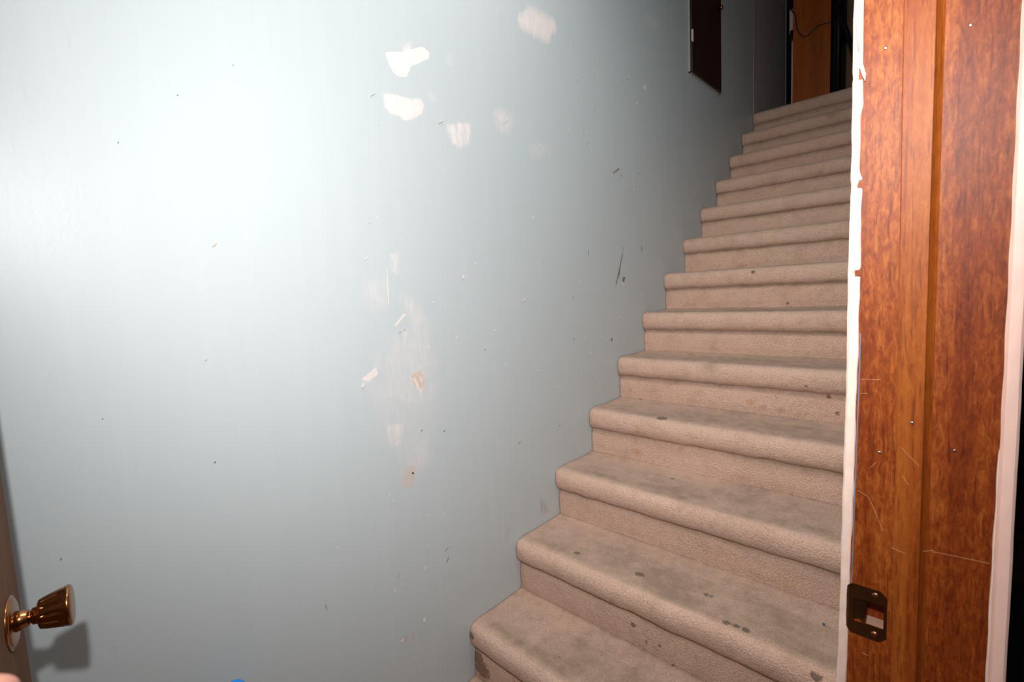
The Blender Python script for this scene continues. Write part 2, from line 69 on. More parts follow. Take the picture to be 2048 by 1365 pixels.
CHIPS = [('P', [(-0.2769, 1.0949), (-0.2716, 1.0955), (-0.2681, 1.1047), (-0.2734, 1.1056)]), ('P', [(0.3169, 1.2858), (0.3098, 1.2841), (0.3016, 1.2802), (0.299, 1.2767), (0.2938, 1.2755), (0.3005, 1.2763), (0.3095, 1.2788), (0.3174, 1.2826), (0.3204, 1.2854)]), ('P', [(0.5811, 1.2863), (0.5688, 1.2832), (0.5597, 1.2791), (0.5555, 1.2757), (0.5511, 1.2747), (0.5582, 1.2762), (0.5685, 1.2801), (0.578, 1.2838), (0.5787, 1.2864)]), ('P', [(0.1769, 1.1986), (0.1732, 1.1975), (0.1678, 1.1961), (0.167, 1.1928), (0.1664, 1.1916), (0.168, 1.1915), (0.1729, 1.1938), (0.1785, 1.1955), (0.1781, 1.198)]), ('P', [(0.0602, 1.3583), (0.0568, 1.3595), (0.054, 1.3594), (0.054, 1.3561), (0.054, 1.3533), (0.0566, 1.3511), (0.0595, 1.3496), (0.0608, 1.3525), (0.0619, 1.3549)]), ('P', [(0.9179, 1.332), (0.9113, 1.3322), (0.9077, 1.3345), (0.9081, 1.3274), (0.9123, 1.3207), (0.917, 1.3155), (0.9212, 1.3141), (0.9233, 1.3166), (0.9213, 1.3236)]), ('P', [(0.675, 1.0706), (0.6741, 1.0757), (0.6711, 1.0722), (0.6674, 1.0709), (0.667, 1.0663), (0.6684, 1.0633), (0.671, 1.0617), (0.6747, 1.0627), (0.6757, 1.0675)]), ('P', [(0.7848, 1.1064), (0.7805, 1.1068), (0.778, 1.1065), (0.7769, 1.1053), (0.776, 1.1034), (0.7789, 1.1016), (0.7822, 1.1001), (0.7838, 1.1022), (0.7863, 1.1035)]), ('P', [(-0.2377, 1.4018), (-0.2407, 1.4003), (-0.2436, 1.399), (-0.2453, 1.3969), (-0.245, 1.3958), (-0.2434, 1.3962), (-0.2407, 1.3972), (-0.2376, 1.3994), (-0.2367, 1.4012)]), ('P', [(-0.1871, 1.4012), (-0.1886, 1.4013), (-0.19, 1.4015), (-0.1908, 1.4005), (-0.1906, 1.3995), (-0.1898, 1.399), (-0.1887, 1.3982), (-0.188, 1.3993), (-0.1867, 1.4)]), ('P', [(-0.0729, 1.1716), (-0.0737, 1.1734), (-0.0753, 1.1752), (-0.0764, 1.1714), (-0.0759, 1.1678), (-0.0752, 1.1656), (-0.074, 1.1647), (-0.0728, 1.1658), (-0.0722, 1.1689)]), ('P', [(0.7702, 1.2465), (0.7663, 1.2465), (0.7634, 1.2469), (0.7613, 1.2457), (0.7602, 1.2438), (0.763, 1.2423), (0.7662, 1.2423), (0.769, 1.2428), (0.7705, 1.2444)]), ('P', [(-0.0466, 1.29), (-0.049, 1.2891), (-0.0519, 1.2882), (-0.0537, 1.2862), (-0.0545, 1.2848), (-0.0521, 1.2846), (-0.0492, 1.2863), (-0.0461, 1.2875), (-0.0456, 1.2893)]), ('P', [(0.6438, 1.1308), (0.6432, 1.132), (0.6419, 1.1315), (0.6398, 1.1299), (0.6386, 1.1263), (0.6384, 1.1232), (0.6396, 1.1237), (0.641, 1.1253), (0.6431, 1.1276)]), ('P', [(1.0852, 1.2813), (1.0788, 1.28), (1.0702, 1.2774), (1.0624, 1.2748), (1.0622, 1.2729), (1.0709, 1.2736), (1.0783, 1.2761), (1.0854, 1.2786), (1.0875, 1.2809)]), ('P', [(-0.0135, 1.5347), (-0.0155, 1.534), (-0.0177, 1.5327), (-0.0193, 1.5312), (-0.0194, 1.5304), (-0.0176, 1.5308), (-0.0156, 1.5315), (-0.0136, 1.5331), (-0.0135, 1.5343)]), ('P', [(-0.1899, 1.288), (-0.1876, 1.2879), (-0.1856, 1.3778), (-0.1873, 1.3778)]), ('T', [(-0.2116, 0.6025), (-0.2123, 0.6059), (-0.2139, 0.6067), (-0.2151, 0.6014), (-0.2163, 0.5967), (-0.2162, 0.5919), (-0.2149, 0.5914), (-0.2134, 0.5939), (-0.2119, 0.5975)]), ('P', [(-0.2038, 0.5731), (-0.2039, 0.5741), (-0.2048, 0.5749), (-0.2061, 0.5729), (-0.2073, 0.5702), (-0.2076, 0.5685), (-0.2072, 0.5673), (-0.2061, 0.569), (-0.2047, 0.5707)]), ('P', [(-0.2265, 0.5666), (-0.2275, 0.5689), (-0.2286, 0.5699), (-0.2293, 0.5668), (-0.2288, 0.5624), (-0.228, 0.5585), (-0.2268, 0.5572), (-0.2261, 0.5599), (-0.2257, 0.5628)]), ('P', [(-0.1292, 0.5845), (-0.1297, 0.5876), (-0.1313, 0.5858), (-0.1336, 0.5848), (-0.1349, 0.5806), (-0.1349, 0.577), (-0.1335, 0.5763), (-0.1314, 0.5764), (-0.1296, 0.5805)]), ('T', [(-0.1273, 0.763), (-0.1283, 0.7639), (-0.1291, 0.7637), (-0.1295, 0.7628), (-0.1299, 0.7616), (-0.1292, 0.7602), (-0.1281, 0.7594), (-0.1272, 0.76), (-0.1271, 0.7614)]), ('P', [(-0.1691, 0.5427), (-0.1693, 0.5437), (-0.1699, 0.5435), (-0.1706, 0.5427), (-0.1711, 0.5416), (-0.1711, 0.5402), (-0.1706, 0.5402), (-0.1697, 0.5399), (-0.169, 0.5413)]), ('P', [(-0.2111, 0.4253), (-0.2153, 0.4255), (-0.2204, 0.4268), (-0.2221, 0.4232), (-0.2235, 0.4217), (-0.2204, 0.4198), (-0.2155, 0.4198), (-0.2112, 0.4209), (-0.211, 0.4241)]), ('T', [(-0.1806, 0.422), (-0.1814, 0.4259), (-0.1833, 0.4243), (-0.1857, 0.4232), (-0.1861, 0.4185), (-0.1864, 0.4142), (-0.1849, 0.4105), (-0.183, 0.4146), (-0.181, 0.4176)]), ('P', [(-0.1431, 0.4446), (-0.1455, 0.4485), (-0.148, 0.4475), (-0.1499, 0.4459), (-0.1506, 0.4414), (-0.149, 0.436), (-0.1458, 0.4348), (-0.1429, 0.4344), (-0.1413, 0.4389)]), ('P', [(-0.1802, 0.3549), (-0.1812, 0.3565), (-0.1825, 0.357), (-0.1827, 0.356), (-0.1823, 0.3548), (-0.182, 0.3531), (-0.1804, 0.3524), (-0.1793, 0.3521), (-0.1786, 0.353)]), ('P', [(-0.1085, 0.7212), (-0.1099, 0.7225), (-0.1114, 0.7223), (-0.113, 0.7222), (-0.1123, 0.7206), (-0.1115, 0.7195), (-0.1103, 0.7187), (-0.1091, 0.7189), (-0.108, 0.7195)]), ('P', [(-0.1213, 0.6433), (-0.1227, 0.6443), (-0.1243, 0.6449), (-0.1261, 0.6451), (-0.1253, 0.6437), (-0.1245, 0.6425), (-0.1229, 0.6416), (-0.1209, 0.641), (-0.121, 0.6423)]), ('P', [(-0.2203, 0.8186), (-0.2227, 0.8185), (-0.2247, 0.818), (-0.2254, 0.8165), (-0.2266, 0.8161), (-0.2251, 0.8156), (-0.2229, 0.8162), (-0.221, 0.817), (-0.22, 0.8179)]), ('P', [(-0.1912, 0.3844), (-0.1919, 0.3852), (-0.1928, 0.3855), (-0.1934, 0.3854), (-0.1932, 0.3847), (-0.1931, 0.3839), (-0.1921, 0.3836), (-0.1915, 0.3834), (-0.1912, 0.3838)]), ('P', [(-0.1565, 0.3617), (-0.1573, 0.3626), (-0.1584, 0.3632), (-0.159, 0.3629), (-0.1591, 0.3623), (-0.1586, 0.3613), (-0.1575, 0.3607), (-0.1563, 0.3601), (-0.1564, 0.361)]), ('T', [(-0.2059, 0.4158), (-0.1978, 0.4264), (-0.21, 0.4248)]), ('P', [(0.9974, 2.1595), (0.9907, 2.1575), (0.9859, 2.1571), (0.9818, 2.153), (0.9827, 2.148), (0.9889, 2.1471), (0.9943, 2.1485), (0.9971, 2.1517), (0.9998, 2.1555)]), ('P', [(1.1491, 2.1684), (1.1449, 2.1745), (1.1371, 2.1683), (1.1317, 2.1612), (1.1277, 2.1518), (1.1342, 2.1487), (1.1415, 2.1484), (1.1495, 2.1544), (1.1527, 2.1633)]), ('P', [(1.0792, 2.0822), (1.076, 2.0852), (1.0682, 2.0821), (1.0649, 2.0774), (1.063, 2.0735), (1.0655, 2.0706), (1.0725, 2.0712), (1.0768, 2.076), (1.0836, 2.0804)]), ('P', [(0.4279, 1.787), (0.4204, 1.7833), (0.4152, 1.7794), (0.4082, 1.7761), (0.4092, 1.7755), (0.4149, 1.778), (0.4204, 1.7816), (0.4265, 1.7854), (0.4291, 1.7875)]), ('P', [(0.4471, 1.7731), (0.4458, 1.7739), (0.4443, 1.7728), (0.4427, 1.7721), (0.4426, 1.7707), (0.4442, 1.77), (0.4465, 1.7704), (0.4474, 1.7716), (0.4485, 1.7725)]), ('P', [(0.5646, 1.721), (0.5635, 1.7213), (0.562, 1.7211), (0.5616, 1.7202), (0.5608, 1.7192), (0.5624, 1.719), (0.5637, 1.7192), (0.5653, 1.7195), (0.566, 1.7205)]), ('P', [(0.7308, 1.8369), (0.7299, 1.8377), (0.7279, 1.837), (0.7268, 1.836), (0.7274, 1.8353), (0.7282, 1.8349), (0.7296, 1.8348), (0.7307, 1.8355), (0.7311, 1.8363)]), ('P', [(1.1703, 1.9261), (1.1688, 1.9262), (1.1672, 1.9264), (1.1666, 1.924), (1.166, 1.9221), (1.1663, 1.9198), (1.1681, 1.9204), (1.1697, 1.9217), (1.1702, 1.9239)]), ('P', [(0.1997, 1.6927), (0.1984, 1.6929), (0.196, 1.6925), (0.1952, 1.6918), (0.1947, 1.6911), (0.1963, 1.691), (0.1983, 1.6911), (0.2002, 1.6917), (0.2016, 1.6926)]), ('P', [(-0.1861, 1.7868), (-0.1903, 1.783), (-0.1963, 1.7784), (-0.198, 1.7754), (-0.2005, 1.7743), (-0.1965, 1.777), (-0.1904, 1.7819), (-0.184, 1.7865), (-0.1833, 1.7883)]), ('P', [(0.018, 1.7709), (0.0125, 1.7667), (0.0049, 1.7615), (0.0032, 1.7581), (-0.001, 1.7565), (0.0059, 1.7601), (0.0128, 1.7651), (0.0212, 1.7704), (0.0206, 1.7723)]), ('P', [(0.2715, 1.8305), (0.2641, 1.8258), (0.2556, 1.8193), (0.2458, 1.814), (0.2468, 1.8131), (0.2524, 1.8159), (0.2632, 1.823), (0.2706, 1.8286), (0.277, 1.8324)]), ('K', [(0.9946, 2.1546), (0.9931, 2.1558), (0.9904, 2.1544), (0.9878, 2.1521), (0.9883, 2.1503), (0.9887, 2.1488), (0.9908, 2.1491), (0.9935, 2.1505), (0.9945, 2.1528)]), ('B', [(0.9281, 1.7605), (0.9262, 1.7613), (0.9246, 1.7605), (0.924, 1.7592), (0.9243, 1.7573), (0.926, 1.7555), (0.9287, 1.7557), (0.9304, 1.7571), (0.9303, 1.7593)]), ('B', [(1.0752, 1.7842), (1.0781, 1.7909), (1.0689, 1.7895)]), ('B', [(0.9175, 1.3337), (0.9304, 1.3319), (0.9411, 1.3504), (0.9249, 1.353)]), ('K', [(-0.1489, 0.8494), (-0.1502, 0.851), (-0.1523, 0.8513), (-0.154, 0.8506), (-0.1546, 0.8488), (-0.1526, 0.847), (-0.1507, 0.8468), (-0.1483, 0.846), (-0.1478, 0.8478)]), ('K', [(-0.0624, 0.5651), (-0.0608, 0.5634), (-0.0503, 0.5763), (-0.0525, 0.5772)]), ('K', [(-0.0649, 0.5983), (-0.0639, 0.597), (-0.0498, 0.6065), (-0.0509, 0.607)]), ('K', [(-0.4044, 0.6097), (-0.4025, 0.6064), (-0.4046, 0.62), (-0.4064, 0.6209)]), ('K', [(0.9182, 1.4295), (0.9278, 1.4459), (0.9235, 1.4429), (0.9069, 1.4106), (0.8864, 1.3713), (0.8698, 1.3191), (0.868, 1.3275), (0.879, 1.3494), (0.8987, 1.3903)]), ('K', [(0.9276, 1.4651), (0.9336, 1.4758), (0.9303, 1.4743), (0.9179, 1.4387), (0.9023, 1.3891), (0.8922, 1.3657), (0.8896, 1.3406), (0.8987, 1.3857), (0.9129, 1.4154)]), ('K', [(0.8315, 1.1076), (0.8308, 1.1108), (0.8276, 1.1093), (0.8234, 1.1066), (0.8206, 1.1018), (0.8194, 1.0958), (0.8226, 1.0945), (0.8266, 1.0986), (0.8314, 1.1032)]), ('K', [(0.5715, 1.13), (0.571, 1.1314), (0.5699, 1.1325), (0.5687, 1.1293), (0.5684, 1.1255), (0.5685, 1.1225), (0.5694, 1.1222), (0.5705, 1.1237), (0.5719, 1.1269)]), ('K', [(0.6783, 1.45), (0.6772, 1.455), (0.6762, 1.4557), (0.6766, 1.4474), (0.6778, 1.4418), (0.6784, 1.4323), (0.6801, 1.434), (0.6806, 1.4369), (0.6804, 1.4447)]), ('K', [(1.0858, 1.4788), (1.0851, 1.4894), (1.0834, 1.4841), (1.0821, 1.4776), (1.0833, 1.4679), (1.0842, 1.4619), (1.0854, 1.4586), (1.0867, 1.4624), (1.0876, 1.4718)]), ('K', [(0.2657, 0.8264), (0.2589, 0.8257), (0.2547, 0.8241), (0.2509, 0.8229), (0.2504, 0.8219), (0.2541, 0.8219), (0.2588, 0.8233), (0.2636, 0.8245), (0.264, 0.8263)]), ('K', [(-0.0381, 0.9364), (-0.0409, 0.9362), (-0.0445, 0.9349), (-0.0456, 0.9333), (-0.0462, 0.9328), (-0.044, 0.933), (-0.0413, 0.9337), (-0.0386, 0.935), (-0.0372, 0.936)]), ('K', [(-0.1121, 0.9554), (-0.1145, 0.9552), (-0.1169, 0.9543), (-0.1181, 0.9531), (-0.1185, 0.9525), (-0.117, 0.9523), (-0.1147, 0.9529), (-0.1134, 0.9542), (-0.1124, 0.955)]), ('K', [(-0.1506, 0.8502), (-0.1517, 0.8519), (-0.1537, 0.8522), (-0.1542, 0.8507), (-0.1546, 0.8495), (-0.1535, 0.8483), (-0.1522, 0.8475), (-0.1502, 0.8471), (-0.1499, 0.8487)]), ('K', [(-0.1596, 1.2183), (-0.1616, 1.2172), (-0.1646, 1.2152), (-0.1668, 1.2139), (-0.1677, 1.2135), (-0.1652, 1.2143), (-0.162, 1.216), (-0.1593, 1.2176), (-0.1586, 1.2186)]), ('K', [(-0.1444, 1.223), (-0.1463, 1.2225), (-0.1486, 1.2213), (-0.1504, 1.2203), (-0.1497, 1.2198), (-0.1486, 1.2202), (-0.1467, 1.2212), (-0.1448, 1.2222), (-0.1443, 1.223)]), ('K', [(0.4712, 0.8318), (0.4683, 0.8326), (0.4656, 0.8334), (0.4636, 0.833), (0.4631, 0.8319), (0.4655, 0.8305), (0.4683, 0.8295), (0.4704, 0.8299), (0.4716, 0.8305)]), ('K', [(0.2305, 1.0427), (0.2296, 1.0434), (0.2287, 1.043), (0.228, 1.0427), (0.2276, 1.0421), (0.2285, 1.0415), (0.2294, 1.0413), (0.2301, 1.0416), (0.2304, 1.042)]), ('T', [(-0.5495, 1.4197), (-0.5523, 1.4179), (-0.5554, 1.415), (-0.5583, 1.4127), (-0.5592, 1.4115), (-0.5564, 1.4123), (-0.5526, 1.4151), (-0.5501, 1.4179), (-0.5493, 1.4196)]), ('T', [(-0.5854, 1.2044), (-0.5869, 1.2041), (-0.5887, 1.2023), (-0.5903, 1.201), (-0.5898, 1.1999), (-0.5894, 1.1997), (-0.5872, 1.2006), (-0.5854, 1.2024), (-0.5855, 1.2039)]), ('K', [(-0.8139, 0.9133), (-0.8146, 0.9142), (-0.8153, 0.914), (-0.8156, 0.9132), (-0.8155, 0.9121), (-0.8151, 0.9107), (-0.8144, 0.9106), (-0.814, 0.9111), (-0.8136, 0.9118)]), ('K', [(-0.5874, 1.6781), (-0.588, 1.678), (-0.5887, 1.6782), (-0.5889, 1.6773), (-0.5891, 1.6766), (-0.5889, 1.6759), (-0.5882, 1.6764), (-0.5875, 1.6766), (-0.587, 1.6775)]), ('K', [(-0.6798, 1.5785), (-0.6801, 1.5792), (-0.6807, 1.5787), (-0.6811, 1.578), (-0.6811, 1.5772), (-0.6809, 1.5766), (-0.6804, 1.5766), (-0.6799, 1.577), (-0.6794, 1.5779)]), ('K', [(-0.4909, 1.7579), (-0.4915, 1.7581), (-0.4922, 1.7575), (-0.4927, 1.7571), (-0.4929, 1.7565), (-0.4925, 1.7561), (-0.4916, 1.7563), (-0.4908, 1.7568), (-0.4908, 1.7574)]), ('K', [(-0.5887, 1.0072), (-0.5902, 1.0071), (-0.5916, 1.006), (-0.593, 1.0052), (-0.5925, 1.0042), (-0.5921, 1.0039), (-0.5904, 1.0045), (-0.5894, 1.0059), (-0.5889, 1.0067)]), ('K', [(-0.7433, 1.1243), (-0.7436, 1.1248), (-0.7441, 1.1248), (-0.7444, 1.1243), (-0.7446, 1.1237), (-0.7443, 1.1231), (-0.7438, 1.1231), (-0.7433, 1.1232), (-0.7429, 1.1237)]), ('P', [(0.0233, 1.1894), (0.0203, 1.1894), (0.02, 1.1854), (0.0228, 1.1837), (0.0247, 1.1867)]), ('P', [(0.8228, 2.1076), (0.8193, 2.1064), (0.8191, 2.1036), (0.8226, 2.1039), (0.8246, 2.1066)]), ('K', [(0.4137, 1.4033), (0.4114, 1.4035), (0.4113, 1.4015), (0.4135, 1.3998), (0.4149, 1.4021)]), ('P', [(0.3523, 2.0178), (0.3501, 2.0167), (0.3499, 2.0142), (0.352, 2.0143), (0.3533, 2.0165)]), ('P', [(1.0321, 1.7234), (1.0237, 1.7195), (1.0234, 1.7138), (1.0314, 1.7117), (1.0362, 1.7186)]), ('P', [(-0.118, 0.8678), (-0.1199, 0.8682), (-0.1201, 0.8657), (-0.1183, 0.8643), (-0.1172, 0.866)]), ('P', [(0.0799, 0.4013), (0.0778, 0.403), (0.0776, 0.4007), (0.0796, 0.398), (0.0809, 0.3997)]), ('K', [(-0.0695, 0.8909), (-0.071, 0.8908), (-0.0712, 0.889), (-0.0697, 0.8879), (-0.0688, 0.8894)]), ('P', [(0.3657, 1.0475), (0.3609, 1.0469), (0.3605, 1.0421), (0.3654, 1.0424), (0.3681, 1.044)]), ('P', [(0.4622, 0.9759), (0.458, 0.9754), (0.4577, 0.9712), (0.4618, 0.9695), (0.4642, 0.9721)]), ('P', [(0.6455, 2.0588), (0.6412, 2.0559), (0.6409, 2.0517), (0.6451, 2.053), (0.6476, 2.0558)]), ('P', [(0.5338, 1.8293), (0.5312, 1.8285), (0.531, 1.8263), (0.5336, 1.8258), (0.5352, 1.8282)]), ('P', [(0.7284, 0.944), (0.7231, 0.9444), (0.7229, 0.9413), (0.728, 0.9378), (0.7311, 0.9414)]), ('P', [(1.6621, 1.7825), (1.65, 1.778), (1.6497, 1.7713), (1.6617, 1.7731), (1.6684, 1.7772)]), ('K', [(0.1276, 1.1422), (0.1252, 1.1422), (0.125, 1.1398), (0.1273, 1.1387), (0.1287, 1.1409)]), ('P', [(-0.2133, 0.7987), (-0.216, 0.8002), (-0.2163, 0.7962), (-0.2138, 0.7936), (-0.212, 0.7966)]), ('P', [(0.3019, 1.8709), (0.2989, 1.8688), (0.2987, 1.8666), (0.3016, 1.8673), (0.3033, 1.8689)]), ('P', [(0.668, 1.9891), (0.6636, 1.9869), (0.6634, 1.9834), (0.6677, 1.9846), (0.6702, 1.9875)]), ('P', [(0.278, 2.0332), (0.2756, 2.0328), (0.2754, 2.0305), (0.2777, 2.0295), (0.2792, 2.0323)]), ('P', [(0.2133, 1.088), (0.2089, 1.0869), (0.2086, 1.0837), (0.2127, 1.0814), (0.2153, 1.0849)]), ('P', [(0.0821, 0.615), (0.0794, 0.616), (0.0792, 0.6129), (0.0817, 0.6109), (0.0834, 0.6128)]), ('P', [(-0.3661, 0.7422), (-0.3683, 0.7419), (-0.3686, 0.738), (-0.3665, 0.7372), (-0.3652, 0.7387)]), ('P', [(0.6956, 1.8813), (0.69, 1.8798), (0.6897, 1.876), (0.6953, 1.877), (0.6985, 1.8796)]), ('P', [(0.6072, 2.1696), (0.6025, 2.1665), (0.6023, 2.1633), (0.6069, 2.1653), (0.6095, 2.1678)]), ('K', [(0.6737, 1.8728), (0.6706, 1.8716), (0.6705, 1.8696), (0.6734, 1.8688), (0.6752, 1.8718)]), ('P', [(2.2921, 2.6316), (2.2832, 2.6283), (2.2831, 2.6242), (2.2919, 2.6272), (2.2968, 2.6308)]), ('K', [(-0.224, 1.4817), (-0.2255, 1.4812), (-0.2256, 1.4798), (-0.2242, 1.4794), (-0.2233, 1.4806)]), ('P', [(0.898, 1.1921), (0.8907, 1.1919), (0.8905, 1.1882), (0.8976, 1.1869), (0.9017, 1.1889)]), ('P', [(-0.1266, 0.8913), (-0.1281, 0.891), (-0.1282, 0.8892), (-0.1269, 0.8885), (-0.126, 0.8895)]), ('P', [(0.9971, 2.2126), (0.9919, 2.2104), (0.9918, 2.2077), (0.9968, 2.208), (0.9997, 2.2117)]), ('P', [(-0.127, 1.0277), (-0.1293, 1.0289), (-0.1295, 1.026), (-0.1273, 1.0248), (-0.1259, 1.0262)]), ('P', [(0.0425, 1.2356), (0.0394, 1.2357), (0.0391, 1.2319), (0.0422, 1.2318), (0.044, 1.2333)]), ('P', [(-0.1316, 1.8332), (-0.1328, 1.8324), (-0.1329, 1.8316), (-0.1318, 1.8313), (-0.1311, 1.8325)]), ('P', [(0.5833, 1.8678), (0.5775, 1.8653), (0.5773, 1.8623), (0.5829, 1.8615), (0.5862, 1.8657)]), ('K', [(0.6894, 1.8393), (0.686, 1.8391), (0.6858, 1.836), (0.6891, 1.8351), (0.6911, 1.8382)]), ('K', [(0.2955, 1.8172), (0.2942, 1.8167), (0.2941, 1.8155), (0.2953, 1.8157), (0.296, 1.8164)]), ('P', [(-0.0353, 1.9188), (-0.0375, 1.9165), (-0.0377, 1.9144), (-0.0357, 1.9144), (-0.0344, 1.9166)]), ('K', [(-0.2484, 1.7349), (-0.2491, 1.7344), (-0.2492, 1.7336), (-0.2485, 1.7339), (-0.2481, 1.7343)]), ('P', [(-0.4914, 0.5929), (-0.493, 0.5938), (-0.4932, 0.5919), (-0.4917, 0.5896), (-0.4907, 0.5914)]), ('P', [(-0.0595, 0.7087), (-0.0621, 0.7076), (-0.0622, 0.7055), (-0.0599, 0.7042), (-0.0584, 0.7051)]), ('P', [(0.269, 1.4075), (0.2668, 1.406), (0.2667, 1.4044), (0.2687, 1.4038), (0.2699, 1.4054)]), ('P', [(0.4594, 1.789), (0.4556, 1.7876), (0.4554, 1.7844), (0.4591, 1.7852), (0.4612, 1.7869)]), ('P', [(0.6169, 1.6655), (0.6138, 1.6645), (0.6136, 1.6627), (0.6166, 1.6615), (0.6185, 1.6643)]), ('P', [(0.1082, 1.3965), (0.1045, 1.3955), (0.1043, 1.392), (0.1077, 1.3897), (0.1099, 1.3932)]), ('P', [(0.3708, 1.548), (0.3665, 1.5463), (0.3662, 1.5424), (0.3702, 1.5402), (0.3728, 1.5446)]), ('P', [(0.1775, 1.4472), (0.1756, 1.4472), (0.1754, 1.4449), (0.1773, 1.4452), (0.1785, 1.4464)]), ('P', [(0.9177, 2.1162), (0.9144, 2.1144), (0.9143, 2.1125), (0.9175, 2.1121), (0.9194, 2.1151)]), ('P', [(0.1981, 0.9996), (0.1955, 0.9991), (0.1954, 0.9973), (0.1978, 0.9963), (0.1993, 0.9977)]), ('P', [(0.3527, 1.7675), (0.35, 1.7665), (0.3497, 1.7635), (0.3524, 1.7646), (0.354, 1.766)]), ('P', [(1.0971, 1.221), (1.0923, 1.2206), (1.0922, 1.2176), (1.0969, 1.2176), (1.0996, 1.2191)]), ('K', [(1.043, 2.1452), (1.04, 2.1439), (1.0399, 2.1415), (1.0428, 2.1422), (1.0445, 2.1441)]), ('P', [(-0.2029, 1.4986), (-0.2053, 1.497), (-0.2055, 1.4944), (-0.2032, 1.4944), (-0.2018, 1.4964)]), ('P', [(-0.578, 0.887), (-0.5791, 0.8868), (-0.5793, 0.8853), (-0.5782, 0.8845), (-0.5775, 0.8852)]), ('P', [(0.7353, 1.9856), (0.7303, 1.9843), (0.7301, 1.9803), (0.735, 1.98), (0.7379, 1.9841)]), ('P', [(1.2161, 2.3179), (1.2092, 2.3162), (1.2089, 2.3101), (1.2158, 2.3119), (1.2197, 2.3164)]), ('P', [(-0.1725, 1.7234), (-0.1744, 1.7214), (-0.1745, 1.7198), (-0.1728, 1.719), (-0.1717, 1.7213)]), ('P', [(1.7827, 2.4711), (1.7735, 2.4656), (1.7733, 2.4606), (1.7824, 2.4612), (1.7874, 2.4677)]), ('K', [(-0.0252, 0.7424), (-0.0267, 0.7423), (-0.0268, 0.741), (-0.0254, 0.7392), (-0.0245, 0.7406)]), ('P', [(-0.151, 1.1038), (-0.1531, 1.1042), (-0.1533, 1.1017), (-0.1512, 1.1016), (-0.15, 1.1025)]), ('P', [(0.6179, 1.3421), (0.6129, 1.3419), (0.6127, 1.339), (0.6175, 1.336), (0.6204, 1.3403)]), ('P', [(-0.3433, 0.5478), (-0.3449, 0.5478), (-0.345, 0.5458), (-0.3436, 0.5438), (-0.3426, 0.5454)]), ('P', [(-0.2831, 1.7925), (-0.2844, 1.7924), (-0.2846, 1.7909), (-0.2833, 1.7909), (-0.2825, 1.7919)])]
STAINS = [(3, 'K', 0.009, (0.6468, 0.248, 0.513)), (3, 'K', 0.0076, (0.6683, 0.2496, 0.513)), (3, 'K', 0.0088, (0.6897, 0.2498, 0.513)), (3, 'K', 0.01, (0.8334, 0.2166, 0.4986)), (3, 'K', 0.01, (0.2004, 0.2768, 0.513)), (3, 'K', 0.0137, (0.3992, 0.2944, 0.513)), (2, 'K', 0.0056, (0.4509, 0.1724, 0.342)), (2, 'K', 0.0036, (0.2832, 0.076, 0.342)), (2, 'K', 0.0029, (0.2681, 0.0505, 0.342)), (3, 'K', 0.0084, (0.5724, 0.3207, 0.513)), (3, 'K', 0.0056, (0.5865, 0.3211, 0.513)), (3, 'D', 0.06, (0.6691, 0.3254, 0.513)), (5, 'O', 0.0138, (0.1961, 0.6647, 0.7195)), (5, 'O', 0.0116, (0.2072, 0.6457, 0.7982)), (6, 'R', 0.0076, (0.7314, 0.8792, 0.9409)), (6, 'R', 0.0067, (0.756, 0.8792, 0.8922)), (5, 'K', 0.0055, (0.4324, 0.7444, 0.855)), (5, 'K', 0.0189, (0.2852, 0.6749, 0.855)), (6, 'K', 0.0061, (0.2779, 0.8602, 1.0163)), (6, 'K', 0.0056, (0.4945, 0.8602, 0.9641)), (6, 'D', 0.0108, (0.5997, 0.8792, 0.883)), (6, 'D', 0.0074, (0.5488, 0.8792, 0.8863)), (6, 'O', 0.0131, (0.5074, 0.8792, 0.8988)), (5, 'O', 0.0073, (0.3534, 0.6647, 0.7628)), (6, 'K', 0.0055, (0.0949, 0.8792, 0.8584)), (4, 'K', 0.0071, (0.3587, 0.5904, 0.684)), (5, 'K', 0.0032, (0.117, 0.7757, 0.855)), (2, 'R', 0.0129, (0.0072, 0.002, 0.3107)), (2, 'R', 0.0227, (0.017, 0.021, 0.2334)), (2, 'R', 0.0291, (0.0333, 0.021, 0.2063)), (3, 'R', 0.0074, (0.4099, 0.2356, 0.4026)), (3, 'R', 0.0058, (0.4463, 0.2356, 0.3721)), (3, 'R', 0.0057, (0.4861, 0.2356, 0.382)), (3, 'R', 0.0056, (0.5215, 0.2356, 0.3463)), (3, 'D', 0.0075, (0.3559, 0.2166, 0.4574)), (2, 'K', 0.0036, (0.3451, 0.1091, 0.342)), (6, 'K', 0.0052, (0.6761, 0.8602, 0.9726)), (6, 'D', 0.0352, (0.3744, 0.8602, 1.0215)), (4, 'D', 0.0946, (0.5486, 0.5263, 0.684)), (5, 'W', 0.1091, (0.3828, 0.6647, 0.7162)), (8, 'K', 0.0066, (0.5134, 1.3084, 1.2157)), (8, 'K', 0.009, (0.3906, 1.2894, 1.3486)), (9, 'O', 0.0153, (0.2705, 1.5229, 1.3831)), (11, 'D', 0.016, (0.4981, 1.933, 1.8215)), (8, 'W', 0.0269, (0.459, 1.3084, 1.2109)), (13, 'D', 0.03, (0.4702, 2.3622, 2.1966))]
SCRATCH = [[(0.9478, 1.0539), (0.9572, 1.0491), (0.963, 1.0371), (0.9682, 1.0223), (0.9718, 1.0127)], [(0.9802, 1.0007), (0.9922, 0.998), (1.0149, 1.005)], [(1.0139, 1.0032), (1.031, 1.0043), (1.0566, 1.0056)], [(0.9479, 1.1834), (0.9662, 1.1845)], [(0.9482, 1.1671), (0.9549, 1.1677)], [(0.9862, 1.1146), (0.9935, 1.1058), (1.0013, 1.0972)], [(0.9593, 1.0838), (0.964, 1.091)], [(0.9552, 0.8581), (0.9609, 0.8572)], [(0.9876, 1.084), (0.993, 1.0749)]]
